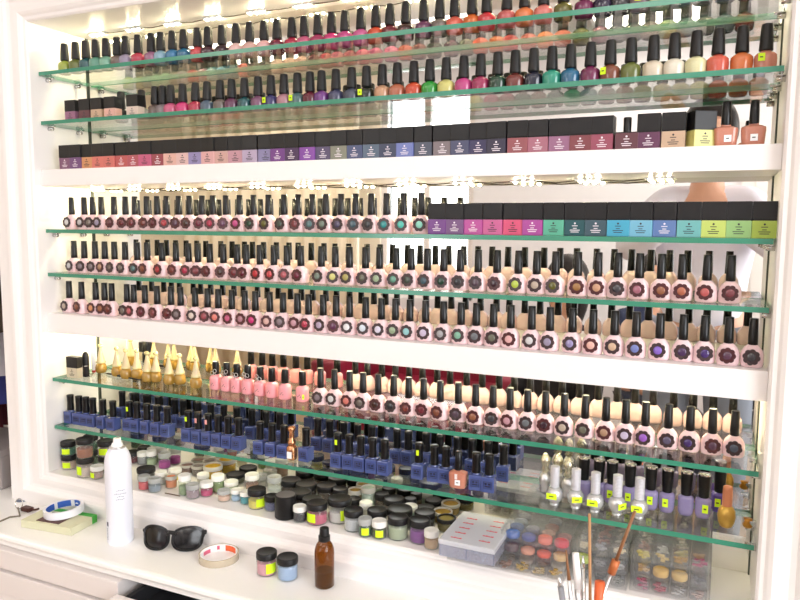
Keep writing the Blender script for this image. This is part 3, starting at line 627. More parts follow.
# rose gold figure bottle
e = tag(empty('rose_gold_bottle', (sx(291.5, .035, z8 + .02), .036, z8)), 'shiny rose gold bottle with white front between the blue bottles', 'nail polish')
MRG = mat('rose_gold', '#c98f66', .2, metal=.8)
b = B(); lathe(b, [(.008, 0), (.0095, .001), (.010, .010), (.0105, .022), (.0085, .028), (.0055, .031)], 18, n=3, sxy=(1, .9)); smooth_angle(finish('glass_body', b, MRG, e), 50)
b = B(); lathe(b, [(.0066, .031), (.0085, .034), (.0085, .037), (.0058, .042), (.0055, .058), (.0082, .062), (.0082, .067), (.006, .069)], 18); smooth_angle(finish('cap', b, MRG, e), 50)
b = B(); bx(b, -.0055, .0055, -.0100, -.0092, .004, .018); finish('front_label', b, M_PAPER, e)
# coral bottle
e = apricot((sx(458, .036, z8 + .02), .038, z8), .05, 'coral orange bottle with white print and sticker among the small blue ones'); e.name = 'coral_polish_bottle'
e['group'] = ''; del e['group']
b = B()
for k in range(5): bx(b, -.0035, .0015, -.0133, -.0127, .0185 + .002 * k, .0197 + .002 * k)
finish('label_print', b, M_PAPER, e)
# silver ribbed-cap bottles
def make_silver():
    e = empty('silver_cap_bottle')
    b = B(); lathe(b, [(.0068, 0), (.0074, .002), (.0068, .0035), (.0085, .006), (.0122, .012), (.0133, .018), (.0120, .0245), (.0090, .029), (.0068, .0305)], 22); smooth_angle(finish('glass_body', b, mat('silver glitter', '#cfd0d0', .2, metal=.55, noise=.35, nscale=1200), e), 50)
    pr = []
    for k in range(15): z = .031 + k * .0024; pr += [(.0057, z), (.0072, z + .0007), (.0072, z + .0015), (.0057, z + .0022)]
    b = B(); lathe(b, pr, 18); finish('ribbed_cap', b, mat('white silver', '#e6e6ea', .3, metal=.4), e)
    sticker(e, .016, .010, -.002, -.0130, .0185)
    return e
P['v'] = make_silver(); TREE[P['v'].name] = kids(P['v'])
for k in TREE[P['v'].name]: TREE[k.name] = []
for i, (px, y) in enumerate([(554.5, .030), (575.5, .032), (595, .029), (617, .032), (639, .034)]):
    o = inst('v', (sx(px, y, z8 + .018), y, z8), [0, .5, 0, .9, 0][i]); o.scale = (1.1, 1.1, 1.03); tag(o, 'silver glitter bottle with tall ribbed silver cap, ' + ['first, beside the empty glass', 'second in the row of five', 'middle of the five', 'fourth, its sticker turned aside', 'last, touching the lavender bottles'][i], 'nail polish', 'silver ribbed-cap bottles on the lowest glass shelf')
# ornate silver bottles behind
for i, (px, y) in enumerate([(545, .085), (558, .09), (568, .075)]):
    e = tag(empty('ornate_silver_bottle', (sx(px, y, z8 + .03), y, z8)), 'ornate silver perfume-like bottle behind the ribbed caps, ' + ['first by the empty glass', 'middle one', 'nearest the lavender bottles'][i], 'nail polish', 'ornate silver bottles on the lowest glass shelf')
    b = B(); lathe(b, [(.008, 0), (.010, .003), (.0075, .009), (.0105, .018), (.0115, .024), (.008, .032), (.005, .036)], 18); finish('glass_body', b, M_SILVER, e, True)
    b = B(); lathe(b, [(.005, .036), (.0085, .040), (.0055, .046), (.0085, .054), (.0095, .060), (.005, .068), (.002, .072)], 18); finish('cap', b, mat('champagne metal', '#d8d2b8', .25, metal=.8), e, True)
# lavender bottles
def make_lav():
    e = empty('lavender_polish_bottle')
    b = B(); lathe(b, [(.0070, 0), (.0095, .0015), (.0118, .006), (.0124, .012), (.0126, .030), (.0118, .0325), (.0080, .0345), (.0070, .036)], 22, n=3.2, sxy=(1, .85)); smooth_angle(finish('glass_body', b, polish('lavender'), e), 50)
    b = B(); lathe(b, [(.0080, .0355), (.0086, .037), (.0096, .066), (.0097, .073)], 20); smooth_angle(finish('cap', b, M_BLACK, e), 50)
    b = B(); lathe(b, [(.0099, .073), (.0099, .0752), (.0085, .0758)], 20); smooth_angle(finish('silver_rim', b, M_CHROME, e), 50)
    return e
P['l'] = make_lav(); TREE[P['l'].name] = kids(P['l'])
for k in TREE[P['l'].name]: TREE[k.name] = []
lav = [(583, 0, 'behind the second silver bottle'), (598, 0, 'right behind the middle silver bottle'), (611, 1, 'with a neon sticker between the middle and fourth silver bottles'), (629, 1, 'with a neon sticker between the fourth and last silver bottles'), (650, 1, 'with a neon sticker, just past the last silver bottle'), (666.5, 1, 'with a centred neon sticker, second past the silver bottles'), (685.5, 0, 'without sticker beside the stickered ones'), (703, 1, 'with its sticker off centre, next to the copper-capped bottle')]
for px, s, lb in lav:
    o = inst('l', (sx(px, .074, z8 + .02), .080, z8), random.uniform(-.1, .1)); tag(o, 'lavender polish bottle ' + lb, 'nail polish', 'lavender polish bottles on the lowest glass shelf')
    if s: sticker(o, .009, .014, .004 if px > 700 else -.001, -.0112, .019)
o = inst('l', (sx(719, .112, z8 + .02), .118, z8)); paint(child(o, 'glass_body'), mat('polish deep', '#5a4a9c', .16, coat=.4)); tag(o, 'violet polish bottle in the back behind the copper-capped bottle', 'nail polish'); sticker(o, .009, .014, -.002, -.0112, .019)
# gold bottle with copper cap
e = tag(empty('gold_polish_bottle', (sx(726.5, .05, z8 + .02), .058, z8)), 'gold glitter bottle with tall copper cap, last on the lowest glass shelf', 'nail polish')
b = B(); lathe(b, [(.0075, 0), (.0095, .0015), (.0125, .009), (.0138, .018), (.0128, .027), (.0095, .033), (.0068, .0355)], 22); smooth_angle(finish('glass_body', b, M_GOLD, e), 50)
b = B(); lathe(b, [(.0074, .035), (.0078, .0365), (.0074, .062), (.0070, .0665), (.006, .0672)], 18); smooth_angle(finish('cap', b, mat('copper_plastic', '#d98e66', .3, metal=.3), e), 50)
# brass bracket on the side panel
e = tag(empty('brass_hook', (W - .012, .05, z8 + .008)), 'small brass fitting on the side panel beside the gold bottle', 'fitting')
b = B(); lathe(b, [(.006, 0), (.008, .004), (.005, .010), (.007, .014)], 12); finish('brass_body', b, mat('brass', '#c08a3c', .3, metal=.8), e, True)
b = B(); bx(b, .002, .012, -.005, .005, .003, .012, .001); finish('wall_plate', b, M_CHROME, e)
for e in P.values():                             # the pristine prototypes are not part of the place
    for k in TREE[e.name]:
        for g in TREE[k.name]: bpy.data.objects.remove(g)
        bpy.data.objects.remove(k)
    bpy.data.objects.remove(e)

# ------------------------------------------------------------------ jars on the cabinet floor
JARS = []
def jar(cx, yt, wp, yb, lid, content, label, z=ZF, st='', h=None, at_=None, cat='powder jar', low=0.0):
    """cx, yt, wp, yb: where the photo shows the jar; turned into a place on the cabinet floor"""
    if at_ is None:
        Pp = onZ(cx, yt + .19 * wp, z + .035)
        for _ in range(3):
            s = pxm(Pp); hh = h or max(.02, (yb - yt - .36 * wp) / s / .93)
            Pp = onZ(cx, yt + .19 * wp, z + hh)
        r = wp / s / 2
    else: Pp = Vector(at_); r, hh = wp, h
    JARS.append(dict(p=Vector((Pp.x, Pp.y)), r=r, h=hh, z=z, lid=lid, c=content, label=label, st=st, low=low)); return JARS[-1]
BK, WH, CL, OP = 'black', 'white', 'clear', 'open'
j1 = jar(65, 451, 14.5, 469, BK, '#e6c4b4', 'pale pink powder jar with black lid and neon label, under the green one', st='y')
j2 = jar(82, 455, 16.5, 479, BK, '#e2cbc4', 'blush powder jar with black lid under the copper brown jar', st='yl')
j3 = jar(97, 463, 13, 479.5, WH, '#b99c94', 'small rosy grey powder jar with white lid beside the stacked jars', st='yl')
j4 = jar(106, 452, 16, 472, BK, '#8a8a62', 'olive powder jar with black lid behind the spray can, under a pale jar')
j5 = jar(91, 447, 14, 466, BK, '#3f5a44', 'dark jar with black lid behind the front stack, under a green jar')
jar(139, 447, 13, 462, BK, '#7a2a35', 'dark red jar with black lid at the back beside the spray can', st='')
jar(150, 446, 11, 461, WH, '#a8a6aa', 'small grey jar with white lid in the back row after the spray can')
jar(162, 444, 10, 461, WH, '#b8c8a0', 'pale green jar with white lid at the back next to the magenta one')
jar(173.5, 446, 12, 465, CL, '#b8409c', 'magenta powder jar with clear lid at the back')
jar(146, 464, 18, 482, BK, '#6a6a60', 'jar with tilted wide black lid behind the red powder jar')
jar(144, 473, 12, 490.5, CL, '#d0545a', 'red powder jar with clear lid beside the spray can')
jar(154.5, 475, 13, 492.5, CL, '#98a0ac', 'blue grey powder jar with clear lid beside the red powder one')
jar(161, 469, 12, 485, WH, '#cfc8c0', 'white-lidded pale jar behind the blue grey powder one')
jar(171, 473, 11.5, 488.5, OP, '#eb9468', 'salmon orange powder pot by the small yellow lid')
jar(175, 466, 13, 480, WH, '#d9c8b0', 'cream jar with white lid behind the salmon pot')
jar(184.5, 472, 12.5, 495.5, WH, '#93a580', 'tall sage green jar with white lid')
jar(193, 481, 13.5, 499, CL, '#a38d94', 'mauve glitter jar with clear lid at the front edge')
jar(203, 471, 12, 487, WH, '#d8d2c2', 'white translucent jar behind the raspberry pink one', st='')
jar(206, 479, 13, 497, WH, '#c0366e', 'raspberry pink powder jar with white lid')
jar(218, 472, 13, 493, WH, '#8fa36a', 'leaf green powder jar with white lid behind the pale peach pot')
jar(190, 461, 14, 474, OP, '#9a7a6c', 'brown open pot at the back behind the sage green jar')
jar(206, 458, 14, 472, OP, '#8f8078', 'grey brown open pot at the back before the yellow jar')
jar(224, 487, 13, 502, CL, '#e3b9a4', 'pale peach powder pot at the front edge')
jar(222, 457, 19, 472, OP, '#e6b52c', 'yellow wide jar at the back under the shelf edge', h=.032)
jar(235.5, 487, 10.5, 501.5, WH, '#a8bfda', 'small pale blue powder jar with white lid')
jar(231, 478, 14, 494, WH, '#d7dabd', 'white-lidded cream green jar behind the pale blue one')
jar(245.5, 489, 11, 504.5, WH, '#3d9aa6', 'small teal powder jar with white lid')
jar(243, 466, 18, 481, BK, '#6b6a58', 'wide black-lidded jar at the back behind the brown one')
jar(252, 471, 14, 494, WH, '#a07a68', 'brown powder jar with white lid standing behind the yellow powder jar')
jar(258.5, 485, 18.5, 509.5, BK, '#e2cf62', 'yellow powder jar with black lid and neon label', st='yr')
jar(270, 492, 15, 511, BK, '#6a6e96', 'slate blue powder jar with black lid behind the tall black pot')
jar(275.5, 473, 14.5, 499, CL, '#d9dad8', 'tall frosted white jar behind the tall black pot')
jar(262, 471, 14, 487, CL, '#bdb6ae', 'grey jar with clear lid at the back beside the brown one')
jar(285.5, 492, 22, 521, 'solid', '#1d1c1e', 'tall all-black pot with grey top')
jar(298, 502.5, 13.5, 522, WH, '#3c3a40', 'small black glitter jar with white lid beside the tall black pot')
jar(317.5, 498, 21, 525, BK, '#d0607c', 'red pink glitter jar with black lid and neon label on its side', st='yl')
jar(338.5, 493, 24, 523.5, BK, '#ddd6d4', 'large white powder jar with black lid and neon label', st='yr')
jar(353.5, 505, 19.5, 531.5, BK, '#cfcdd2', 'silver white powder jar with black lid and no label')
jar(365.5, 515, 14, 537, CL, '#3f6b48', 'dark green powder jar with clear lid and neon label', st='y')
jar(379, 517, 15, 539, WH, '#4e5236', 'olive dark jar with white lid and neon label', st='y')
jar(379.5, 505, 20, 530, BK, '#7a7470', 'black-lidded jar right behind the white-lidded olive one')
jar(398, 512, 21, 540, BK, '#b3bb9e', 'sage glitter jar with black lid')
jar(404.5, 500, 25, 527, BK, '#5a5654', 'widest black-lidded jar behind the sage glitter one')
jar(420, 514.5, 21.5, 543.5, BK, '#8c4a9e', 'purple powder jar with black lid')
jar(431.5, 526.5, 15, 549.5, WH, '#c2a184', 'small beige powder jar with white lid beside the organiser box')
jar(426, 506, 21, 528, BK, '#4e4a4a', 'black-lidded jar behind the purple powder one')
jar(431, 499, 17, 516, BK, '#5b5852', 'black-lidded jar at the back near the gold flake pot')
jar(446, 497, 19, 514, OP, '#b08c2c', 'gold flake pot at the back beside the organiser box')
jar(444, 511, 19, 530, OP, '#7c6e34', 'dark rimmed pot of olive gold flakes beside the organiser box')
jar(376, 481, 14.5, 505, OP, '#cfdccc', 'frosted mint cup standing behind the white-lidded jars')
jar(366, 499, 13, 520, WH, '#d6d2c6', 'white-lidded plain jar behind the dark green powder one')
jar(356, 480, 14, 499, OP, '#a5843c', 'gold flake pot at the back under the shelf edge')
for cx, yt, wp, lb in ((309, 479, 21, 'first of the flat black lids at the back'), (329, 481, 20, 'brown-bodied, in the back row before a smaller lid'), (342.5, 484, 15, 'smaller grey-topped one beside the gold flake pot'), (301, 487, 21, 'behind the small black glitter jar'), (312, 494, 20, 'right behind the red pink glitter jar'),
                       (292, 476, 20, 'at the back behind the tall frosted jar'), (388, 486, 14, 'small, just behind the frosted mint cup'), (402, 488, 20, 'at the back behind the widest one'), (418, 491, 12, 'small, at the back beside a white cap')):
    jar(cx, yt, wp, yt + 20, BK, '#5b4a40', 'black-lidded jar ' + lb, h=.034)
jar(353.5, 495, 15, 512, BK, '#5d8a3a', 'leaf green bodied jar behind the silver white powder one', h=.033)
jar(424, 488, 14, 504, WH, '#cfe0d4', 'mint white lidded jar at the back under the shelf edge', h=.03)
# push apart whatever touches, within the cabinet floor
fl = [j for j in JARS]
for it in range(400):
    mv = 0
    for i in range(len(fl)):
        for k in range(i + 1, len(fl)):
            a, c = fl[i], fl[k]; d = c['p'] - a['p']; mn = a['r'] + c['r'] + .0006
            if d.length < mn:
                s = d.normalized() * (mn - d.length) / 2; fa = .25 if a['p'].y < .03 else 1; fc = .25 if c['p'].y < .03 else 1
                a['p'] -= s * 2 * fa / (fa + fc); c['p'] += s * 2 * fc / (fa + fc); mv = 1
    for j in fl:
        j['p'].y = min(max(j['p'].y, j['r'] - .018), D - .003 - j['r']); j['p'].x = max(j['p'].x, j['r'] + .002)
    if not mv: break
def build_jar(j, grp='powder jars on the cabinet floor', cat='powder jar'):
    r, h = j['r'], j['h']; lid = j['lid']; lh = min(.012, h * .34)
    e = tag(empty('powder_jar', (j['p'].x, j['p'].y, j['z']), random.uniform(-.3, .3)), j['label'], cat, grp)
    if lid == 'solid':
        b = B(); lathe(b, [(r * .93, 0), (r, .002), (r * .97, h * .9), (r * .97, h), (r * .88, h + .001)], 28); smooth_angle(finish('pot_body', b, M_BLACKM, e), 50)
        b = B(); lathe(b, [(r * .86, h + .0008), (r * .86, h + .0018)], 28); o = finish('lid_inset', b, mat('grey_lid_inset', '#77736f', .5), e); o['label'] = 'grey lid inset'; return e
    top = h - lh
    b = B(); lathe(b, [(r * .90, 0), (r * .97, .0015), (r * .97, top - .002), (r * .88, top), (r * .88, top + .002)], 26); smooth_angle(finish('jar_glass', b, M_JARG if lid != OP else M_JARG, e), 50)
    b = B(); fill = top * (.62 + .3 * random.random()) if lid != OP else top * .95
    lathe(b, [(r * .84, .002), (r * .90, .0035), (r * .90, fill - .001), (r * .80, fill)], 24); smooth_angle(finish('powder', b, mat('powder ' + j['c'], j['c'], .75, noise=.18, nscale=700), e), 50)
    if lid == OP:
        b = B(); lathe(b, [(r * .88, top + .001), (r, top + .0015), (r, h - .001), (r * .97, h), (r * .86, h), (r * .84, top + .003)], 26, capends=False)
        smooth_angle(finish('rim', b, M_LID if 'dark' in j['label'] else mat('rim plastic', '#c9c4b8', .3), e), 40)
        b = B(); lathe(b, [(r * .84, top), (r * .84, h - .003), (r * .5, h - .0015), (r * .1, h - .001)], 22); finish('flakes', b, mat('powder ' + j['c'], j['c'], .75), e, True)
    else:
        pr = [(r * .99, top), (r, top + .0006), (r, h - .0018), (r * .96, h - .0004), (r * .90, h), (r * .84, h - .0006)]
        b = B(); lathe(b, pr, 28); smooth_angle(finish('lid', b, {BK: M_LID, WH: M_LIDW, CL: clear('clear_lid', '#e8ecea', .15, 1.4, milk=.45, milkcol='#e4e4e2')}[lid], e), 35)
    if 'y' in j['st']:
        a0 = {'y': -PI / 2 + .1, 'yl': -PI / 2 - .55, 'yr': -PI / 2 + .75}[j['st']] ; bw = .55; b = B(); z0, z1_ = top * .22, top * .82
        vs = [[b.verts.new(((r * .985 + .0002) * math.cos(a0 - bw + 2 * bw * k / 8), (r * .985 + .0002) * math.sin(a0 - bw + 2 * bw * k / 8), z)) for k in range(9)] for z in (z0, z1_)]
        for k in range(8): b.faces.new((vs[0][k], vs[0][k + 1], vs[1][k + 1], vs[1][k]))
        e.rotation_euler[2] = .35
        s = finish('neon_label', b, M_NEON, e); s['label'] = 'neon yellow label'
    return e
for j in JARS: build_jar(j)
def on_top(j, c, lid, label, st='', dx=0, dy=0, hk=1.0):
    q = dict(p=j['p'] + Vector((dx, dy)), r=j['r'], h=j['h'] * hk, z=j['z'] + j['h'] + .0003, lid=lid, c=c, label=label, st=st, low=0); build_jar(q)
on_top(j1, '#4f8a72', BK, 'green powder jar with neon label stacked on the pale pink one', 'y')
on_top(j2, '#a86a50', BK, 'copper brown powder jar stacked on the blush one')
on_top(j4, '#d9b9a8', BK, 'pale peach jar with neon label stacked behind the spray can', 'y')
on_top(j5, '#3f6e54', BK, 'dark green jar stacked at the back of the corner jars')
# small loose lids among the jars
for px, py, r, m_, lb in ((178, 479, .007, mat('yellow_plastic', '#f2dc3c', .4), 'small yellow round lid lying beside the salmon pot'), ):
    q = onZ(px, py, ZF); b = B(); lathe(b, [(r, 0), (r, .006), (r * .9, .007)], 18); o = smooth_angle(finish('loose_lid', b, m_, None), 40); o.location = (q.x, q.y, ZF); tag(o, lb, 'pot')
q0, q1 = onZ(165, 493, ZF + .0015), onZ(180, 496, ZF + .0015)
b = B(); tube(b, [q0, q1], .0012, 6); tag(finish('wooden_pick', b, mat('dark_wood', '#6a5440', .6)), 'thin dark pick lying on the cabinet edge before the sage jar', 'stick')

# ------------------------------------------------------------------ organiser boxes
def tray(x0, y0, z0, cols, rows_, pitch, h, colours, label, group, rot=0.0, hinge=True):
    """clear lidded case with round wells"""
    e = tag(empty('bead_organiser', (x0, y0, z0), rot), label, 'organiser box', group)
    w_, d_ = cols * pitch + .006, rows_ * pitch + .006
    b = B(); bx(b, 0, w_, 0, d_, 0, .0014)
    for a in ((0, w_, 0, .0012), (0, w_, d_ - .0012, d_), (0, .0012, 0, d_), (w_ - .0012, w_, 0, d_)): bx(b, a[0], a[1], a[2], a[3], .0014, h - .003)
    finish('case', b, M_PLAST, e)
    b = B(); bx(b, -.0008, w_ + .0008, -.0008, d_ + .0008, h - .0028, h, .0006); o = finish('lid', b, M_PLAST, e); o['label'] = 'clear lid'
    for i in range(2):
        b = B(); x = w_ * (.2 + .6 * i); bx(b, x - .005, x + .005, -.003, -.0008, h * .35, h * .95, .0006); finish('latch', b, M_PLAST, e)
    k = 0; wm = None; wd = {}
    for r_ in range(rows_):
        for c_ in range(cols):
            col = colours[r_][c_ % len(colours[r_])] if r_ < len(colours) else colours[-1][c_ % len(colours[-1])]
            R = pitch * .46
            if wm is None:
                b = B(); lathe(b, [(R * .92, .0016), (R, .003), (R, h - .0036)], 22, capends=False); wm = o = smooth_angle(finish('round_well', b, clear('well_plastic', '#fafafa', .08, 1.2, milk=.12, milkcol='#b4b8bc'), e), 50)
            else: o = wm.copy(); C.objects.link(o)
            o.parent = e; pos = (.003 + pitch * (c_ + .5), .003 + pitch * (r_ + .5), 0); o.location = pos
            if col:
                b = B(); top_ = (h - .006) * random.uniform(.55, .85)
                if col.startswith('+'):              # loose charms: a heap of small pieces
                    for q in range(13):
                        a = random.uniform(0, 2 * PI); rr = R * .66 * math.sqrt(random.random()); s = R * .27
                        cc = (rr * math.cos(a), rr * math.sin(a)); zz = .002 + random.random() * top_ * .7
                        bx(b, cc[0] - s, cc[0] + s, cc[1] - s * .6, cc[1] + s * .6, zz, zz + s * .7, s * .15, seg=1)
                    finish('charms', b, mat('charm ' + col[1:], col[1:], .25, metal=.5), o)
                else:
                    lathe(b, [(R * .86, .002), (R * .94, .004), (R * .94, top_ * .9), (R * .8, top_), (R * .3, top_ + .0012)], 20); finish('powder_fill', b, mat('powder ' + col, col, .7, noise=.15, nscale=600), o, True)
    return e
PT = .0285
g_ = 'clear bead organisers on the cabinet floor'
xL = sx(450, -.014, ZF)
T1 = [['+#c8b27a', '+#b05a4a', '+#a84a44', '+#b07a5c', '+#d8b84c', '+#cbb26a', '+#d8b030'], ['#c8c0b4', '+#b8a890'], ['+#b8b0a8', '#d0c8c4'], ['+#c0b8b0']]
tray(xL, -.030, ZF, 7, 4, PT, .021, T1, 'long clear bead organiser at the bottom, under the frosted box and the colour cases', g_)
xM = xL + PT * 3 + .004
tray(xM, -.008, ZF + .0213, 4, 4, PT, .021, [['#5a2a3c', '#f0a080', '#f0502c', '#e0b878'], ['#8a6a7a', '#c89aa0'], ['#9a8a90', '#b0a0a0'], ['#a09aa0']], 'clear case with plum, peach and orange wells, middle of its stack', g_)
tray(xM, -.002, ZF + .0426, 4, 4, PT, .021, [['#1f62c0', '#45509a', '#f4806c', '#e0364c'], ['#5a6a9a', '#8a8a9a', '#b08a80', '#a06a70'], ['#9aa0b0', None, '#9a6a64', None], ['#8a8a94', None]], 'clear case with blue, indigo and coral wells, top of its stack', g_)
xR = xL + PT * 7 + .012
tray(xR, -.010, ZF, 3, 4, PT, .023, [['+#9aa0a0', '+#30302c', '+#8a8a80'], ['+#888888', None, '+#9a9a9a']], 'clear bead organiser with dark charms, bottom of the middle stack', g_)
tray(xR, -.004, ZF + .0234, 3, 4, PT, .023, [['#b8cc3c', '+#98989c', '+#c8c8c8'], ['+#bab4a4', '+#d0c8b8', None]], 'clear organiser with a lime green well, second of the middle stack', g_)
tray(xR, .002, ZF + .0468, 3, 4, PT, .023, [['+#e8dcb8', '+#b0b0b4', '+#efe0bc'], ['+#d8d8d0', '+#d09a90', '+#c8c0b0']], 'clear organiser with pearly charms, top of the middle stack', g_)
xS = xR + PT * 3 + .010
tray(xS, -.004, ZF, 4, 4, PT, .023, [['+#d04a80', '+#c85a70', '+#d0d0d0', '+#c0a8a0'], ['+#c8c8c8', None]], 'clear organiser with magenta charms, bottom of the end stack', g_)
tray(xS, .001, ZF + .0234, 4, 4, PT, .023, [['+#d8a83c', '#d8ac48', '#d4b060', '+#50505a'], ['+#c8b070', None]], 'clear organiser with gold wells, second of the end stack', g_)
tray(xS, .006, ZF + .0468, 4, 4, PT, .023, [['+#e6d44a', '+#e8cc7c', '+#c89a30', '+#b8206c'], ['+#c89a90', '+#f0f0e8', '+#e6d890', '+#d8a860'], ['+#d8d0c0', None]], 'clear organiser with gold and bright magenta charms, top of the end stack', g_)
# frosted organiser with red marks
zb = ZF + .0225; hb = .030
p00 = onZ(439.5, 538.5, zb + hb); p10 = onZ(495.5, 547, zb + hb); p01 = onZ(466, 504, zb + hb)
wbx = (p10 - p00).length; ang = math.atan2(p10.y - p00.y, p10.x - p00.x); dbx = min((p01 - p00).length, .128)
e = tag(empty('frosted_organiser', (p00.x, p00.y, zb), 0), 'frosted white organiser box with red marks on its lid beside the jars', 'organiser box')
wbx = max(wbx, .08); 
b = B()
for a in ((0, wbx, 0, .0015), (0, wbx, dbx - .0015, dbx), (0, .0015, 0, dbx), (wbx - .0015, wbx, 0, dbx), (wbx / 2 - .0008, wbx / 2 + .0008, 0, dbx)): bx(b, a[0], a[1], a[2], a[3], .0015, hb - .008)
bx(b, 0, wbx, 0, dbx, 0, .0015); finish('case', b, clear('frosted_case', '#eceef6', .15, 1.4, milk=.24, milkcol='#e6e8f2'), e)
b = B(); bx(b, -.0015, wbx + .0015, -.0015, dbx + .0015, hb - .009, hb, .002); o = finish('lid', b, M_FROST, e)
b = B()
for q in range(5):
    for s in (0, 1):
        x = wbx * (.26 + .5 * s); y = dbx * (.12 + .17 * q + .05 * s)
        for t in range(4): bx(b, x - .010 + .005 * t, x - .0055 + .005 * t, y - .0022, y + .0022 * (1 if t % 2 else .4), hb, hb + .0003)
finish('red_lettering', b, mat('red_ink', '#c8505a', .6), o)['label'] = 'red marks on the lid'
for s, col in ((0, '#8a80a0'), (1, '#8c9aae')):
    for r_ in range(4):
        b = B()
        for q in range(22):
            x = wbx / 2 * s + .004 + random.random() * (wbx / 2 - .01); y = dbx * r_ / 4 + .002 + random.random() * (dbx / 4 - .006); z = .002 + random.random() * .014; t = .0022
            bx(b, x, x + t, y, y + t, z, z + t, .0003, seg=1)
        o = finish('beads', b, mat('beads ' + col, col, .3, metal=.3), e); o['kind'] = 'stuff'

# ------------------------------------------------------------------ things on the worktop
# spray can
q = onZ(120.7, 540.5, CZ)
e = tag(empty('spray_can', (q.x, q.y, CZ), -.25), 'tall white spray can with white nozzle standing on the worktop', 'spray can')
R = .0268; H = .205
b = B(); lathe(b, [(R * .93, 0), (R, .003), (R, H - .038), (R * .985, H - .030), (R * .93, H - .021), (R * .83, H - .013), (R * .68, H - .006), (R * .56, H - .002)], 36); smooth_angle(finish('can_body', b, mat('can_white', '#eef0fa', .3), e), 50)
b = B(); lathe(b, [(R * .58, H - .003), (R * .60, H - .001), (R * .57, H + .001), (R * .45, H + .001)], 30); finish('crimped_rim', b, M_SILVER, e, True)
b = B(); lathe(b, [(R * .44, H), (R * .42, H + .006), (R * .30, H + .009), (R * .28, H + .017), (R * .22, H + .018)], 24); bx(b, -.004, .009, -.004, .004, H + .010, H + .018, .0015); smooth_angle(finish('nozzle', b, mat('nozzle_white', '#f6f6f6', .35), e), 50)
b = B()
def arcbar(bm, a, zc, wd, ht):                  # a thin printed mark wrapped on the can
    n = max(2, int(wd / .003)); vs = [[bm.verts.new(((R + .0002) * math.cos(a + (k / n - .5) * wd / R), (R + .0002) * math.sin(a + (k / n - .5) * wd / R), zc + s * ht / 2)) for k in range(n + 1)] for s in (-1, 1)]
    for k in range(n): bm.faces.new((vs[0][k], vs[0][k + 1], vs[1][k + 1], vs[1][k]))
A0 = -PI / 2 + 1.25
for i, (zc, wd) in enumerate(((.118, .018), (.111, .026), (.105, .016), (.099, .020), (.084, .003))):
    for k in range(int(wd / .0035)): arcbar(b, A0 + (k * .0035 - wd / 2) / R, zc + .0004 * ((k * 5) % 3), .0022, .0013 + .0006 * (k % 2))
finish('can_print', b, mat('grey_print', '#9aa0b0', .6), e)
b = B(); arcbar(b, A0 - 1.28, .045, .006, .009)
for k in range(8): arcbar(b, A0 - 1.33, .012 + .0032 * k, .003, .0016)
finish('side_print', b, mat('dark_print', '#565a6e', .6), e)
# amber bottle
q = onZ(324.5, 585.5, CZ)
e = tag(empty('amber_bottle', (q.x, q.y, CZ)), 'amber brown glass bottle with black cap on the worktop', 'bottle')
R = .0183
m_am = clear('amber_glass', '#c08c48', .05, 1.5, milk=.25, milkcol='#74490f')
b = B(); lathe(b, [(R * .85, 0), (R, .003), (R, .066), (R * .96, .073), (R * .80, .081), (R * .60, .086), (R * .48, .089), (R * .48, .094)], 32); smooth_angle(finish('glass_body', b, m_am, e), 50)
b = B(); lathe(b, [(R * .84, .003), (R * .92, .005), (R * .92, .030), (R * .9, .031)], 28); smooth_angle(finish('liquid', b, mat('amber_liquid', '#5f4a44', .2), e), 50)
b = B(); lathe(b, [(R * .58, .088), (R * .60, .0885), (R * .60, .097), (R * .50, .098), (R * .47, .1105), (R * .44, .1118), (R * .3, .112)], 24); smooth_angle(finish('cap', b, M_BLACKM, e), 40)
# two jars on the worktop
for cx, yt, wp, yb, c, lb, st in ((266.5, 547, 20.5, 575.5, '#e09aa8', 'pink powder jar with neon label standing on the open worktop', 'yr'), (287.5, 552, 21, 580.5, '#a3b8dc', 'pale blue powder jar with black lid standing on the open worktop', '')):
    Pp = onZ(cx, yt + .19 * wp, CZ + .035); s = pxm(Pp); hh = (yb - yt - .36 * wp) / s / .93; Pp = onZ(cx, yt + .19 * wp, CZ + hh)
    build_jar(dict(p=Vector((Pp.x, Pp.y)), r=wp / s / 2, h=hh, z=CZ, lid=BK, c=c, label=lb, st=st, low=0), 'powder jars on the worktop')
# tape rolls
def ring(bm, ro, ri, h, seg=48):
    for a, c in (((ro, 0), (ro, h)), ((ro, h), (ri, h)), ((ri, h), (ri, 0)), ((ri, 0), (ro, 0))):
        for k in range(seg):
            t0, t1 = 2 * PI * k / seg, 2 * PI * (k + 1) / seg
            f = bm.faces.new([bm.verts.new((r * math.cos(t), r * math.sin(t), z)) for r, z, t in ((a[0], a[1], t0), (a[0], a[1], t1), (c[0], c[1], t1), (c[0], c[1], t0))])
    bmesh.ops.remove_doubles(bm, verts=bm.verts, dist=1e-6); bmesh.ops.recalc_face_normals(bm, faces=bm.faces)
def arc_patch(bm, r, a0, a1, z0, z1, n=10):
    vs = [[bm.verts.new((r * math.cos(a0 + (a1 - a0) * k / n), r * math.sin(a0 + (a1 - a0) * k / n), z)) for k in range(n + 1)] for z in (z0, z1)]
    for k in range(n): bm.faces.new((vs[1][k], vs[1][k + 1], vs[0][k + 1], vs[0][k]))
q = onZ(219, 559, CZ)
e = tag(empty('tape_roll', (q.x, q.y, CZ)), 'clear tape roll with orange printed core lying on the worktop', 'tape roll')
ro = .0395; b = B(); ring(b, ro, ro - .003, .014); smooth_angle(finish('tape', b, clear('tape_film', '#f6efe4', .1, 1.4, milk=.5, milkcol='#e8dcc6'), e), 40)
b = B(); ring(b, ro - .0032, ro - .005, .014); smooth_angle(finish('core', b, M_PAPER, e), 40)
b = B(); arc_patch(b, ro - .0052, 1.0, 1.85, .001, .013); finish('orange_print', b, mat('orange_print', '#ee6a3a', .6), e)['label'] = 'orange print on the core'
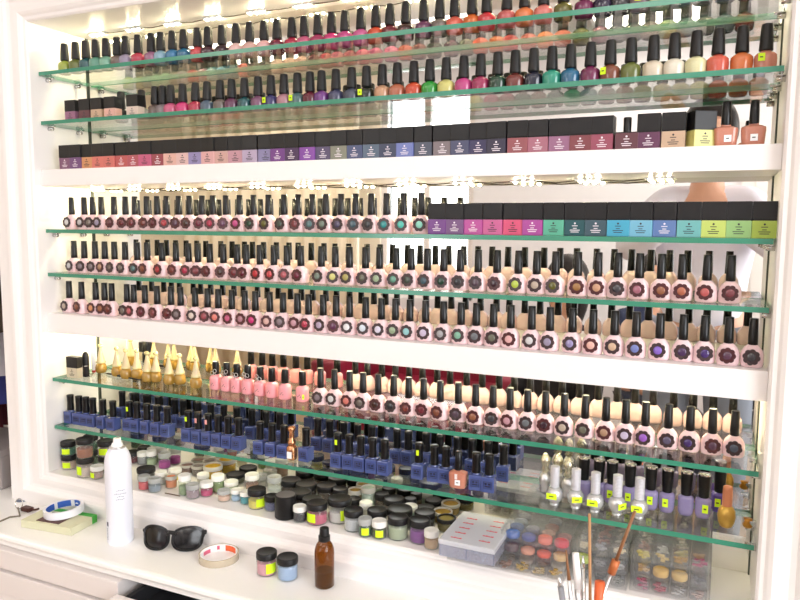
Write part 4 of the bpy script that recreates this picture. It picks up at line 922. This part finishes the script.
b = B(); arc_patch(b, ro - .0052, 2.75, 3.3, .001, .009); arc_patch(b, ro - .0052, 2.2, 2.35, .004, .012); finish('pink_print', b, mat('pink_print', '#e06a86', .6), e)['label'] = 'pink print on the core'
# flat box with green end, white tape roll on it
zb = .017
c0 = onZ(71, 528.5, CZ + zb); c1 = onZ(97, 514.5, CZ + zb); c2 = onZ(30, 515.5, CZ + zb)
vx = Vector(((c1 - c0).x, (c1 - c0).y)); vy = Vector(((c2 - c0).x, (c2 - c0).y))
e = tag(empty('flat_carton', (c0.x, c0.y, CZ)), 'flat pale green carton with bright green end under the tape roll', 'box')
def para(bm, s0, s1, t0, t1, z0, z1_, mi=0):
    P4 = [(vx * s + vy * t) for s, t in ((s0, t0), (s1, t0), (s1, t1), (s0, t1))]
    lo = [bm.verts.new((p_.x, p_.y, z0)) for p_ in P4]; hi = [bm.verts.new((p_.x, p_.y, z1_)) for p_ in P4]
    bm.faces.new(list(reversed(lo))); bm.faces.new(hi)
    for i in range(4): bm.faces.new((lo[i], lo[(i + 1) % 4], hi[(i + 1) % 4], hi[i]))
    bmesh.ops.recalc_face_normals(bm, faces=bm.faces)
vx_, vy_ = vx.copy(), vy.copy(); nrm = Vector((-vx.y, vx.x)).normalized(); vy = nrm * vy_.dot(nrm) if abs(vy_.dot(nrm)) > .05 else nrm * .075
b = B(); para(b, 0, .8, 0, 1, .0005, zb); finish('carton_body', b, mat('pale_green_card', '#d6d4b4', .6), e)
b = B(); para(b, .8, 1, 0, 1, .0005, zb); finish('green_end', b, mat('green_card', '#3fae3c', .5), e)['label'] = 'bright green end'
b = B(); para(b, .1, .7, .3, .75, zb, zb + .0008); finish('dark_print', b, mat('brown_card', '#5a3a34', .6), e)
cen = (vx * .42 + vy * .62)
zr = CZ + zb + .001
q = onZ(64, 508, zr + .012)
e2 = tag(empty('tape_roll', (q.x, q.y, zr + .001)), 'white tape roll with blue printed core resting on the green-ended carton', 'tape roll')
ro = .042; b = B(); ring(b, ro, ro - .0045, .016); smooth_angle(finish('tape', b, mat('white_tape', '#eeeef4', .4), e2), 40)
b = B(); ring(b, ro - .0047, ro - .006, .016); smooth_angle(finish('core', b, mat('core_white', '#e8e6ee', .6), e2), 40)
b = B(); arc_patch(b, ro - .0062, 2.0, 2.8, .001, .015, 14); arc_patch(b, ro - .0062, 3.0, 3.9, .001, .015); arc_patch(b, ro - .0062, 1.2, 1.75, .001, .015); finish('blue_print', b, mat('blue_print', '#3560c0', .6), e2)['label'] = 'blue print on the core'
e2.rotation_euler = (.04, -.06, 0)
# keys
q = onZ(27, 511, CZ)
e = tag(empty('key_fob', (q.x, q.y, CZ)), 'dark brown key fob on a ring with a cord, at the worktop end', 'keys')
b = B(); bx(b, -.012, .014, -.008, .008, 0.0005, .010, .003); finish('fob', b, mat('brown_leather', '#4a2620', .5), e)
b = B(); tube(b, [Vector((-.026 + .012 * math.cos(t), .010 * math.sin(t) * .3, .013 + .0115 * math.sin(t))) for t in [2 * PI * k / 20 for k in range(21)]], .001, 6); finish('key_ring', b, M_CHROME, e)
b = B(); p0 = onZ(20, 516, CZ + .002) - e.location; p1 = onZ(10, 517, CZ + .002) - e.location; p2 = onZ(-6, 524, CZ + .002) - e.location; tube(b, [(-.03, 0, .003), p0, p1, p2], .0018, 6); finish('cord', b, mat('grey_cord', '#7a7062', .6), e)
b = B(); tube(b, [(.014, 0, .005), (.024, .004, .006), (.034, .004, .010)], .0025, 6); finish('strap', b, mat('brown_leather', '#4a2620', .5), e)
q = onZ(22, 500.5, CZ); b = B(); lathe(b, [(.012, 0), (.013, .0006), (.012, .0012)], 20); o = finish('coin', b, mat('blue_grey_metal', '#6a7890', .3, metal=.6)); o.location = (q.x, q.y, CZ + .0003); tag(o, 'blue grey disc lying by the cabinet corner', 'disc')
# sunglasses
def sunglasses():
    g = onZ(169.5, 552.5, CZ); e = tag(empty('sunglasses', (g.x, g.y, CZ), .36), 'black cat-eye sunglasses resting folded on the worktop', 'sunglasses')
    M = mat('glossy_black', '#121113', .28, spec=.4); ML = mat('dark_lens', '#141315', .22, spec=.45)
    hw, hh = .031, .025
    def outline(s, k=1.0):
        pts = []
        for i in range(36):
            t = 2 * PI * i / 36; x = math.cos(t); z = math.sin(t)
            rx = hw * (1 + (.16 if x > 0 and z > 0 else 0) * x * z * 2); rz = hh * (1 + .12 * (x if z > 0 else 0))
            q = (abs(x) ** 2.5 + abs(z) ** 2.5) ** (-1 / 2.5); pts.append((s * k * rx * q * x, k * rz * q * z))
        return pts
    fr = B(); ls = B()
    for s in (-1, 1):
        cx_ = s * .033; O = outline(s); I = outline(s, .84)
        def dep(x): return -.0045 * 0 + .018 * (abs(x) / .066) ** 2
        ra = [[bm_.new((cx_ + p_[0], dep(cx_ + p_[0]) + dy, p_[1] + hh)) for p_ in PP] for bm_, PP, dy in ((fr.verts, O, -.002), (fr.verts, I, -.0025), (fr.verts, I, .0015), (fr.verts, O, .002))]
        for a, c in ((0, 1), (1, 2), (2, 3), (3, 0)):
            for k in range(36): fr.faces.new((ra[a][k], ra[a][(k + 1) % 36], ra[c][(k + 1) % 36], ra[c][k]))
        n_ = 36; v0 = [ls.verts.new((cx_ + p_[0], dep(cx_ + p_[0]) - .0005, p_[1] + hh)) for p_ in I]; c_ = ls.verts.new((cx_, dep(cx_) - .0035, hh))
        md = [ls.verts.new((cx_ + p_[0] * .55, dep(cx_ + p_[0] * .55) - .0028, p_[1] * .55 + hh)) for p_ in I]
        for k in range(36): ls.faces.new((v0[k], v0[(k + 1) % 36], md[(k + 1) % 36], md[k])); ls.faces.new((md[k], md[(k + 1) % 36], c_))
    tube(fr, [(-.010, -.001, hh + .008), (0, -.003, hh + .011), (.010, -.001, hh + .008)], .0028, 8)
    bmesh.ops.recalc_face_normals(fr, faces=fr.faces); bmesh.ops.recalc_face_normals(ls, faces=ls.faces)
    f = smooth_angle(finish('front_frame', fr, M, e), 60); l = finish('lenses', ls, ML, e, True)
    for s in (-1, 1):
        b = B(); tube(b, [(s * .064, .018, hh + .012), (s * .066, .026, hh + .012), (s * .03, .030 + .004 * (s > 0), hh + .010), (-s * .02, .030 + .004 * (s > 0), hh + .006), (-s * .045, .028 + .004 * (s > 0), hh - .004)], .003, 8, [.0045, .005, .0035, .0025, .003]); finish('temple', b, M, e, True)
    for k in e.children: k.rotation_euler = (-.30, 0, 0)
    e.location.z = CZ + .006; e.scale = (.98, 1.0, 1.0)
    return e
sg = sunglasses(); bpy.context.view_layer.update()
lo = min((k.matrix_basis @ v.co).z for k in kids(sg) for v in k.data.vertices); sg.location.z = CZ - lo + .0003

# brushes and tools in a cup
bq = onY(590, 512, -.135)
cpos = Vector((sx(585, -.135, CZ + .03), -.135, CZ))
e = tag(empty('brush_cup', cpos), 'clear acrylic cup holding brushes and tools at the front of the worktop', 'cup')
b = B(); lathe(b, [(.029, 0), (.030, .002), (.032, .075)], 30, capends=False); lathe(b, [(.0285, .0005), (.0285, .003)], 30); smooth_angle(finish('cup_wall', b, M_PLAST, e), 50)
def tool(name, tip, foot, parts, label, cat):
    """a straight tool from its foot in the cup up to the photo position of its tip; parts: (name, from, to, r0, r1, material)"""
    d = tip - foot; L = d.length; u = d.normalized(); t = tag(empty(name, foot), label, cat, 'brushes and tools in the cup')
    for nm, a, c, ra, rb, m_ in parts:
        b = B(); tube(b, [u * L * a, u * L * (a + (c - a) * .5), u * L * c], ra, 10, [ra, (ra + rb) / 2, rb]); finish(nm, b, m_, t, True)
    return t
MW = mat('orange_wood', '#b98a5e', .6); MO = mat('orange_plastic', '#e0622c', .4); MOC = mat('copper_ferrule', '#b8693a', .35, metal=.3); MB = mat('brown_wood', '#8c5f3c', .5)
base = cpos + Vector((0, 0, .004))
tool('orange_stick', onY(589.5, 514, -.128), base + Vector((.008, .008, 0)), [('stick', 0, 1, .0024, .0020, MW)], 'upright pale wooden cuticle stick, tallest in the cup', 'stick')
tool('nail_brush', onY(635, 511, -.118), base + Vector((-.014, -.010, 0)), [('silver_handle', 0, .62, .0022, .0022, M_SILVER), ('copper_collar', .62, .70, .0062, .0062, MOC), ('wooden_tip', .70, 1, .0026, .0022, MB)], 'leaning brush with copper collar and brown wooden end', 'brush')
tool('tweezers', onY(575.5, 553, -.130), base + Vector((0, .004, 0)), [('steel_body', 0, .7, .003, .006, M_SILVER), ('flat_end', .7, 1, .006, .005, M_PAPER)], 'steel tweezers with broad pale end in the brush cup', 'tweezers')
tool('nail_brush', onY(566, 550, -.138), base + Vector((-.010, .004, 0)), [('steel_handle', 0, .75, .0035, .003, M_SILVER), ('brown_bristles', .75, 1, .0028, .0012, MB)], 'steel brush with brown bristles beside the tweezers', 'brush')
tool('cuticle_pusher', onY(583, 556, -.126), base + Vector((.004, -.006, 0)), [('steel_handle', 0, .9, .0026, .0026, M_CHROME), ('tip', .9, 1, .0035, .001, M_CHROME)], 'slim chrome cuticle pusher between tweezers and wooden stick', 'tool')
tool('nail_brush', onY(559, 577, -.145), base + Vector((-.016, -.002, 0)), [('grey_handle', 0, .9, .004, .0045, mat('grey_plastic', '#8b8b90', .4)), ('tip', .9, 1, .004, .002, M_SILVER)], 'short grey-handled brush leaning outward', 'brush')
tool('nail_brush', onY(600, 582, -.145), base + Vector((.012, -.012, 0)), [('orange_handle', .45, 1, .004, .0075, MO), ('steel_ferrule', 0, .45, .003, .0035, M_SILVER)], 'short brush with wide orange end', 'brush')

# ------------------------------------------------------------------ beyond the cabinet, at the far end of the worktop
e = tag(empty('grey_box', (-.36, .05, CZ)), 'grey storage box standing on the worktop end beyond the cabinet', 'box')
b = B(); bx(b, -.22, .18, -.06, .09, .0005, .085, .004); finish('box_body', b, mat('grey_board', '#9a9290', .6), e)
b = B(); bx(b, -.222, .182, -.062, .092, .085, .10, .003); finish('lid', b, mat('grey_board', '#9a9290', .6), e)
def garment(x, y, m_, label, w_=.20, z0=CZ + .12, z1_=CZ + 1.0):
    t = tag(empty('hanging_garment', (x, y, z1_)), label, 'clothes', 'garments on the rail beyond the cabinet')
    b = B(); n = 24; rows_ = []
    for zz in (0, -.05, -.3, -.6, z0 - z1_):
        wd = w_ * (.25 if zz == 0 else .8 if zz > -.1 else 1)
        rows_.append([b.verts.new((.022 * math.sin(k * 1.3) * (0.3 + abs(zz)) + .014 * math.cos(2 * PI * k / n), wd / 2 * math.cos(2 * PI * k / n), zz)) if k % 2 else b.verts.new((.020 * math.sin(2 * PI * k / n) + .012 * math.sin(k * 2.1), wd / 2 * math.cos(2 * PI * k / n), zz)) for k in range(n)])
    for a, c in zip(rows_, rows_[1:]):
        for k in range(n): b.faces.new((a[k], a[(k + 1) % n], c[(k + 1) % n], c[k]))
    finish('cloth', b, m_, t, True)
    b = B(); tube(b, [(0, -w_ * .38, -.035), (0, 0, .01), (0, w_ * .38, -.035)], .004, 6); tube(b, [(0, 0, .01), (0, 0, .045), (0, .012, .062), (0, -.002, .072)], .0018, 6); finish('hanger', b, MB, t)
for x, c, zb_, lb in ((-.16, '#6b5a4e', 1.27, 'short brown patterned garment on a hanger, nearest the cabinet'), (-.225, '#cfcad2', 1.08, 'white garment on a hanger between the brown and blue ones'), (-.29, '#4a4f9c', .99, 'blue garment on a hanger beside the white one'), (-.36, '#5a1c28', .91, 'dark red garment on a hanger, longest and farthest from the cabinet')):
    garment(x, .04, mat('cloth ' + c, c, .9, noise=.35, nscale=25), lb, z0=zb_)
e = tag(empty('garment_rail', (-.5, .05, CZ + 1.06)), 'steel rail holding the garments beyond the cabinet', 'rail')
b = B(); tube(b, [(.40, 0, 0), (-.6, 0, 0)], .009, 12); finish('rail', b, M_CHROME, e, True)
for x in (.36, -.56):
    b = B(); tube(b, [(x, 0, 0), (x, .106, 0)], .006, 10); finish('bracket', b, M_CHROME, e, True)

# ------------------------------------------------------------------ furniture and people behind the camera, seen in the mirror
def cushion(bm, x0, x1, y0, y1, z0, z1_, r=.05): bx(bm, x0, x1, y0, y1, z0, z1_, r, seg=4)
MR = mat('red_leather', '#8c1f38', .4, noise=.06, nscale=12)
e = tag(empty('red_sofa', (-.22, -2.75, 0)), 'dark red leather sofa reflected in the mirror', 'sofa')
b = B(); cushion(b, -.55, .55, -.35, .35, .12, .42); smooth_angle(finish('seat', b, MR, e), 60)
b = B(); cushion(b, -.60, .60, -.50, -.30, .12, .84); smooth_angle(finish('backrest', b, MR, e), 60)
for s in (-1, 1):
    b = B(); cushion(b, s * .62 - .09, s * .62 + .09, -.48, .36, .10, .60, .045); smooth_angle(finish('armrest', b, MR, e), 60)
for x in (-.6, .6):
    for y in (-.42, .30):
        b = B(); lathe(b, [(.018, 0), (.025, .12)], 12, (x, y, 0)); finish('leg', b, M_BLACK, e)
e = tag(empty('salon_chair', (1.85, -2.45, 0), .3), 'black salon armchair reflected in the mirror beside the red sofa', 'chair')
MBl = mat('black_vinyl', '#20222a', .35)
b = B(); cushion(b, -.26, .26, -.24, .26, .40, .52, .03); smooth_angle(finish('seat', b, MBl, e), 60)
b = B(); cushion(b, -.25, .25, -.32, -.22, .50, 1.0, .04); smooth_angle(finish('backrest', b, MBl, e), 60)
for s in (-1, 1):
    b = B(); tube(b, [(s * .28, -.2, .5), (s * .30, -.18, .70), (s * .30, .2, .70), (s * .28, .22, .5)], .02, 10); finish('armrest', b, MBl, e, True)
b = B(); lathe(b, [(.25, 0), (.25, .02), (.03, .05), (.03, .40)], 28); smooth_angle(finish('pedestal', b, M_CHROME, e), 40)
# table with a blue cloth
e = tag(empty('manicure_table', (2.65, -3.1, 0)), 'narrow manicure table with pale top reflected in the mirror', 'table')
b = B(); bx(b, -.35, .45, -.22, .22, .72, .75, .006); finish('table_top', b, M_WHITE, e)
for x in (-.3, .4):
    for y in (-.18, .18):
        b = B(); bx(b, x - .02, x + .02, y - .02, y + .02, 0, .72, .003); finish('leg', b, M_CHROME, e)
# curtain, cream
b = B(); n = 60; top_ = []; bot_ = []
for k in range(n + 1):
    x = -2.9 + 1.75 * k / n; y = RY0 + .10 + .03 * math.sin(k * 1.2); top_.append(b.verts.new((x, y, 2.55))); bot_.append(b.verts.new((x, y + .01 * math.sin(k * .7), .05)))
for k in range(n): b.faces.new((bot_[k], bot_[k + 1], top_[k + 1], top_[k]))
o = finish('curtain', b, mat('cream_curtain', '#f7ebd2', .85), None, True); md = o.modifiers.new('thick', 'SOLIDIFY'); md.thickness = .003; tag(o, 'long cream curtain beside the window reflected in the mirror', 'curtain')

def skin(name, verts, edges, radii, m_, parent, root=0, sub=2):
    me = bpy.data.meshes.new(name); me.from_pydata([Vector(v) for v in verts], edges, []); me.materials.append(m_)
    o = bpy.data.objects.new(name, me); C.objects.link(o); o.parent = parent
    s = o.modifiers.new('skin', 'SKIN'); s.use_smooth_shade = True
    for i, r in enumerate(radii):
        me.skin_vertices[0].data[i].radius = r if isinstance(r, tuple) else (r, r)
    me.skin_vertices[0].data[root].use_root = True
    su = o.modifiers.new('sub', 'SUBSURF'); su.levels = sub; su.render_levels = sub
    return o
MSK = mat('skin', '#d9a68c', .5, sss=1); MHR = mat('dark_hair', '#1c1414', .5)
def person(name, loc, rz, pose, shirt, trousers, label, hair_long=True, hair=MHR):
    """faces +y in its own frame; pose 'photo' stands and holds a phone up, 'sit' is seated at 0.45"""
    e = tag(empty(name, loc, rz), label, 'person')
    sit = pose == 'sit'; hz = .50 if sit else .92
    S = hz                                             # pelvis height
    V = {'pel': (0, 0, S), 'wst': (0, .0, S + .17), 'chs': (0, .0, S + .36), 'nck0': (0, -.005, S + .50), 'nck1': (0, .005, S + .57), 'hd0': (0, .02, S + .64), 'hd1': (0, .02, S + .71), 'hd2': (0, .015, S + .77)}
    Rr = {'pel': (.145, .105), 'wst': (.125, .09), 'chs': (.145, .10), 'nck0': .065, 'nck1': .052, 'hd0': (.062, .072), 'hd1': (.072, .088), 'hd2': (.060, .075)}
    E = [('pel', 'wst'), ('wst', 'chs'), ('chs', 'nck0'), ('nck0', 'nck1'), ('nck1', 'hd0'), ('hd0', 'hd1'), ('hd1', 'hd2')]
    fingers = []
    for s, k in ((-1, 'l'), (1, 'r')):
        V['sh' + k] = (s * .165, 0, S + .46); Rr['sh' + k] = .055
        if sit: V['el' + k] = (s * .22, .05, S + .20); V['wr' + k] = (s * .12, .27, S + .13); V['hn' + k] = (s * .08, .35, S + .12)
        else: V['el' + k] = (s * .25, .12, S + .30); V['wr' + k] = (s * .10, .27, S + .40); V['hn' + k] = (s * .075, .30, S + .44)
        Rr['el' + k] = .038; Rr['wr' + k] = .026; Rr['hn' + k] = (.028, .018)
        E += [('chs', 'sh' + k), ('sh' + k, 'el' + k), ('el' + k, 'wr' + k), ('wr' + k, 'hn' + k)]
        V['hip' + k] = (s * .095, .0, S - .04); Rr['hip' + k] = .088
        if sit: V['kn' + k] = (s * .13, .42, S + .0); V['an' + k] = (s * .13, .44, .09); V['ft' + k] = (s * .14, .58, .04)
        else: V['kn' + k] = (s * .11, .02, .50); V['an' + k] = (s * .11, 0, .09); V['ft' + k] = (s * .13, .15, .035)
        Rr['kn' + k] = .058; Rr['an' + k] = .040; Rr['ft' + k] = (.040, .03)
        E += [('pel', 'hip' + k), ('hip' + k, 'kn' + k), ('kn' + k, 'an' + k), ('an' + k, 'ft' + k)]
        h = Vector(V['hn' + k]); dirv = (h - Vector(V['wr' + k])).normalized(); side = Vector((s, 0, 0))
        for f in range(4):
            off = side * (.024 - .015 * f) if sit else Vector((0, .0, 1)) * (.018 - .013 * f)
            L = [.062, .074, .070, .055][f]
            p0 = h + off * .6; p1 = h + off + dirv * L * .5; 
            p2 = p1 + (dirv * .5 + Vector((-s * .6, .1, -.3 if sit else 0))).normalized() * L * .5
            fingers.append([Vector(V['wr' + k]).lerp(h, .6), p0, p1, p2])
        p0 = h - dirv * .03; fingers.append([p0, p0 + Vector((-s * .018, .004, .022)), p0 + Vector((-s * .035, .012, .045))])
    names = list(V); idx = {n_: i for i, n_ in enumerate(names)}
    vv = [V[n_] for n_ in names]; rr = [Rr[n_] for n_ in names]; ee = [(idx[a], idx[c]) for a, c in E]
    for f in fingers:
        b0 = len(vv); vv += [tuple(p_) for p_ in f]; rr += [.010, .0095, .0085, .0075][:len(f)]; ee += [(b0 + i, b0 + i + 1) for i in range(len(f) - 1)]
    body = skin('body', vv, ee, rr, MSK, e)
    # face
    fz = S + .70
    for s in (-1, 1):
        b = B(); lathe(b, [(.001, -.008), (.008, -.005), (.010, 0), (.008, .005), (.001, .008)], 12, (s * .030, .094, fz)); finish('eye', b, mat('eye_white', '#efeae6', .3), body, True)
        b = B(); lathe(b, [(.001, -.016), (.007, -.008), (.009, .006), (.001, .018)], 10, (s * .078, .005, fz - .01), sxy=(.5, 1)); finish('ear', b, MSK, body, True)
    b = B(); tube(b, [(0, .095, fz + .01), (0, .108, fz - .012), (0, .112, fz - .028)], .008, 8, [.005, .008, .010]); finish('nose', b, MSK, body, True)
    b = B(); tube(b, [(-.022, .092, fz - .052), (0, .101, fz - .054), (.022, .092, fz - .052)], .005, 8, [.002, .005, .002]); finish('mouth', b, mat('lips', '#a85a54', .4), body, True)
    # hair
    b = B(); bmesh.ops.create_uvsphere(b, u_segments=24, v_segments=16, radius=1)
    for v in b.verts:
        x, y, z = v.co; r_ = 1.0; yy = y * .104 - .008; zz = z * .118
        if y > .35 and z < .45: yy = .045 + .01 * y; 
        if hair_long and z < -.1 and y < .35: zz *= 2.2; x *= 1.15
        v.co = (x * .092, yy, zz + S + .725)
    finish('hair', b, hair, body, True)
    # clothes: a top with sleeves and trousers, each one continuous surface
    def sub(keys, edges_, grow, cut):
        ks = list(keys); ix = {n_: i for i, n_ in enumerate(ks)}
        rads = [tuple(q + grow for q in (Rr[n_] if isinstance(Rr[n_], tuple) else (Rr[n_], Rr[n_]))) for n_ in ks]
        vs = [Vector(V[n_]) for n_ in ks]
        for a, c, t in cut: vs[ix[a]] = Vector(V[a]).lerp(Vector(V[c]), t)
        return vs, [(ix[a], ix[c]) for a, c in edges_], rads
    vs, es, rs = sub(['pel', 'wst', 'chs', 'nck0', 'shl', 'ell', 'wrl', 'shr', 'elr', 'wrr'], [('pel', 'wst'), ('wst', 'chs'), ('chs', 'nck0'), ('chs', 'shl'), ('shl', 'ell'), ('ell', 'wrl'), ('chs', 'shr'), ('shr', 'elr'), ('elr', 'wrr')], .016, [('wrl', 'ell', .12), ('wrr', 'elr', .12), ('nck0', 'nck1', .75)])
    skin('top', vs, es, rs, shirt, e)
    vs, es, rs = sub(['pel', 'hipl', 'knl', 'anl', 'hipr', 'knr', 'anr'], [('pel', 'hipl'), ('hipl', 'knl'), ('knl', 'anl'), ('pel', 'hipr'), ('hipr', 'knr'), ('knr', 'anr')], .014, [])
    skin('trousers', vs, es, rs, trousers, e)
    for k in 'lr':
        a = Vector(V['an' + k]); f = Vector(V['ft' + k]); b = B(); bx(b, a.x - .048, a.x + .048, a.y - .07, f.y + .06, 0.001, .075, .028, seg=3); smooth_angle(finish('shoe', b, M_BLACK, e), 60)
    return e
MSH = mat('white_blouse', '#e6e4f2', .8, noise=.05, nscale=14, bump=.3)
# photographer: hands and phone just behind the camera
ph = person('person', (CAM.x - .05, CAM.y - .42, 0), 0, 'photo', MSH, mat('grey_trousers', '#7f8796', .8), 'person in a white blouse holding up a phone, seen in the mirror', hair_long=False)
e = tag(empty('smartphone', (CAM.x + .0, CAM.y - .035, CAM.z)), 'black smartphone held up by the person in the white blouse', 'phone')
b = B(); bx(b, -.072, .072, -.004, .004, -.036, .036, .003); finish('phone_case', b, M_BLACK, e)
ph.scale = (1.12, 1.12, 1.12)
person('person', (.80, -1.80, 0), .6, 'sit', mat('black_top', '#1c1b20', .8), mat('dark_trousers', '#2a2c38', .8), 'seated person with long dark hair and black top, reflected in the mirror')
person('person', (1.12, -2.65, 0), -.3, 'sit', mat('navy_top', '#2a3350', .8), mat('dark_trousers', '#2a2c38', .8), 'seated person in a navy top farther back in the mirror')
for k, (x, y) in enumerate(((.80, -1.80), (1.12, -2.65))):
    e = tag(empty('stool', (x, y, 0)), 'round black stool under the seated person in ' + ('the black top' if k == 0 else 'the navy top'), 'stool', 'stools in the salon')
    b = B(); lathe(b, [(.12, .31), (.15, .33), (.15, .355), (.12, .37)], 28); smooth_angle(finish('seat', b, MBl, e), 50)
    b = B(); lathe(b, [(.19, 0), (.19, .015), (.025, .04), (.025, .31)], 24); smooth_angle(finish('pedestal', b, M_CHROME, e), 40)

# ------------------------------------------------------------------ view
sc.view_settings.view_transform = 'Standard'; sc.view_settings.look = 'None'; sc.view_settings.gamma = 1.0
sc.view_settings.exposure = 0.58
sc.view_settings.use_curve_mapping = False
try:
    sc.cycles.transparent_max_bounces = 24; sc.cycles.max_bounces = 10
except Exception: pass
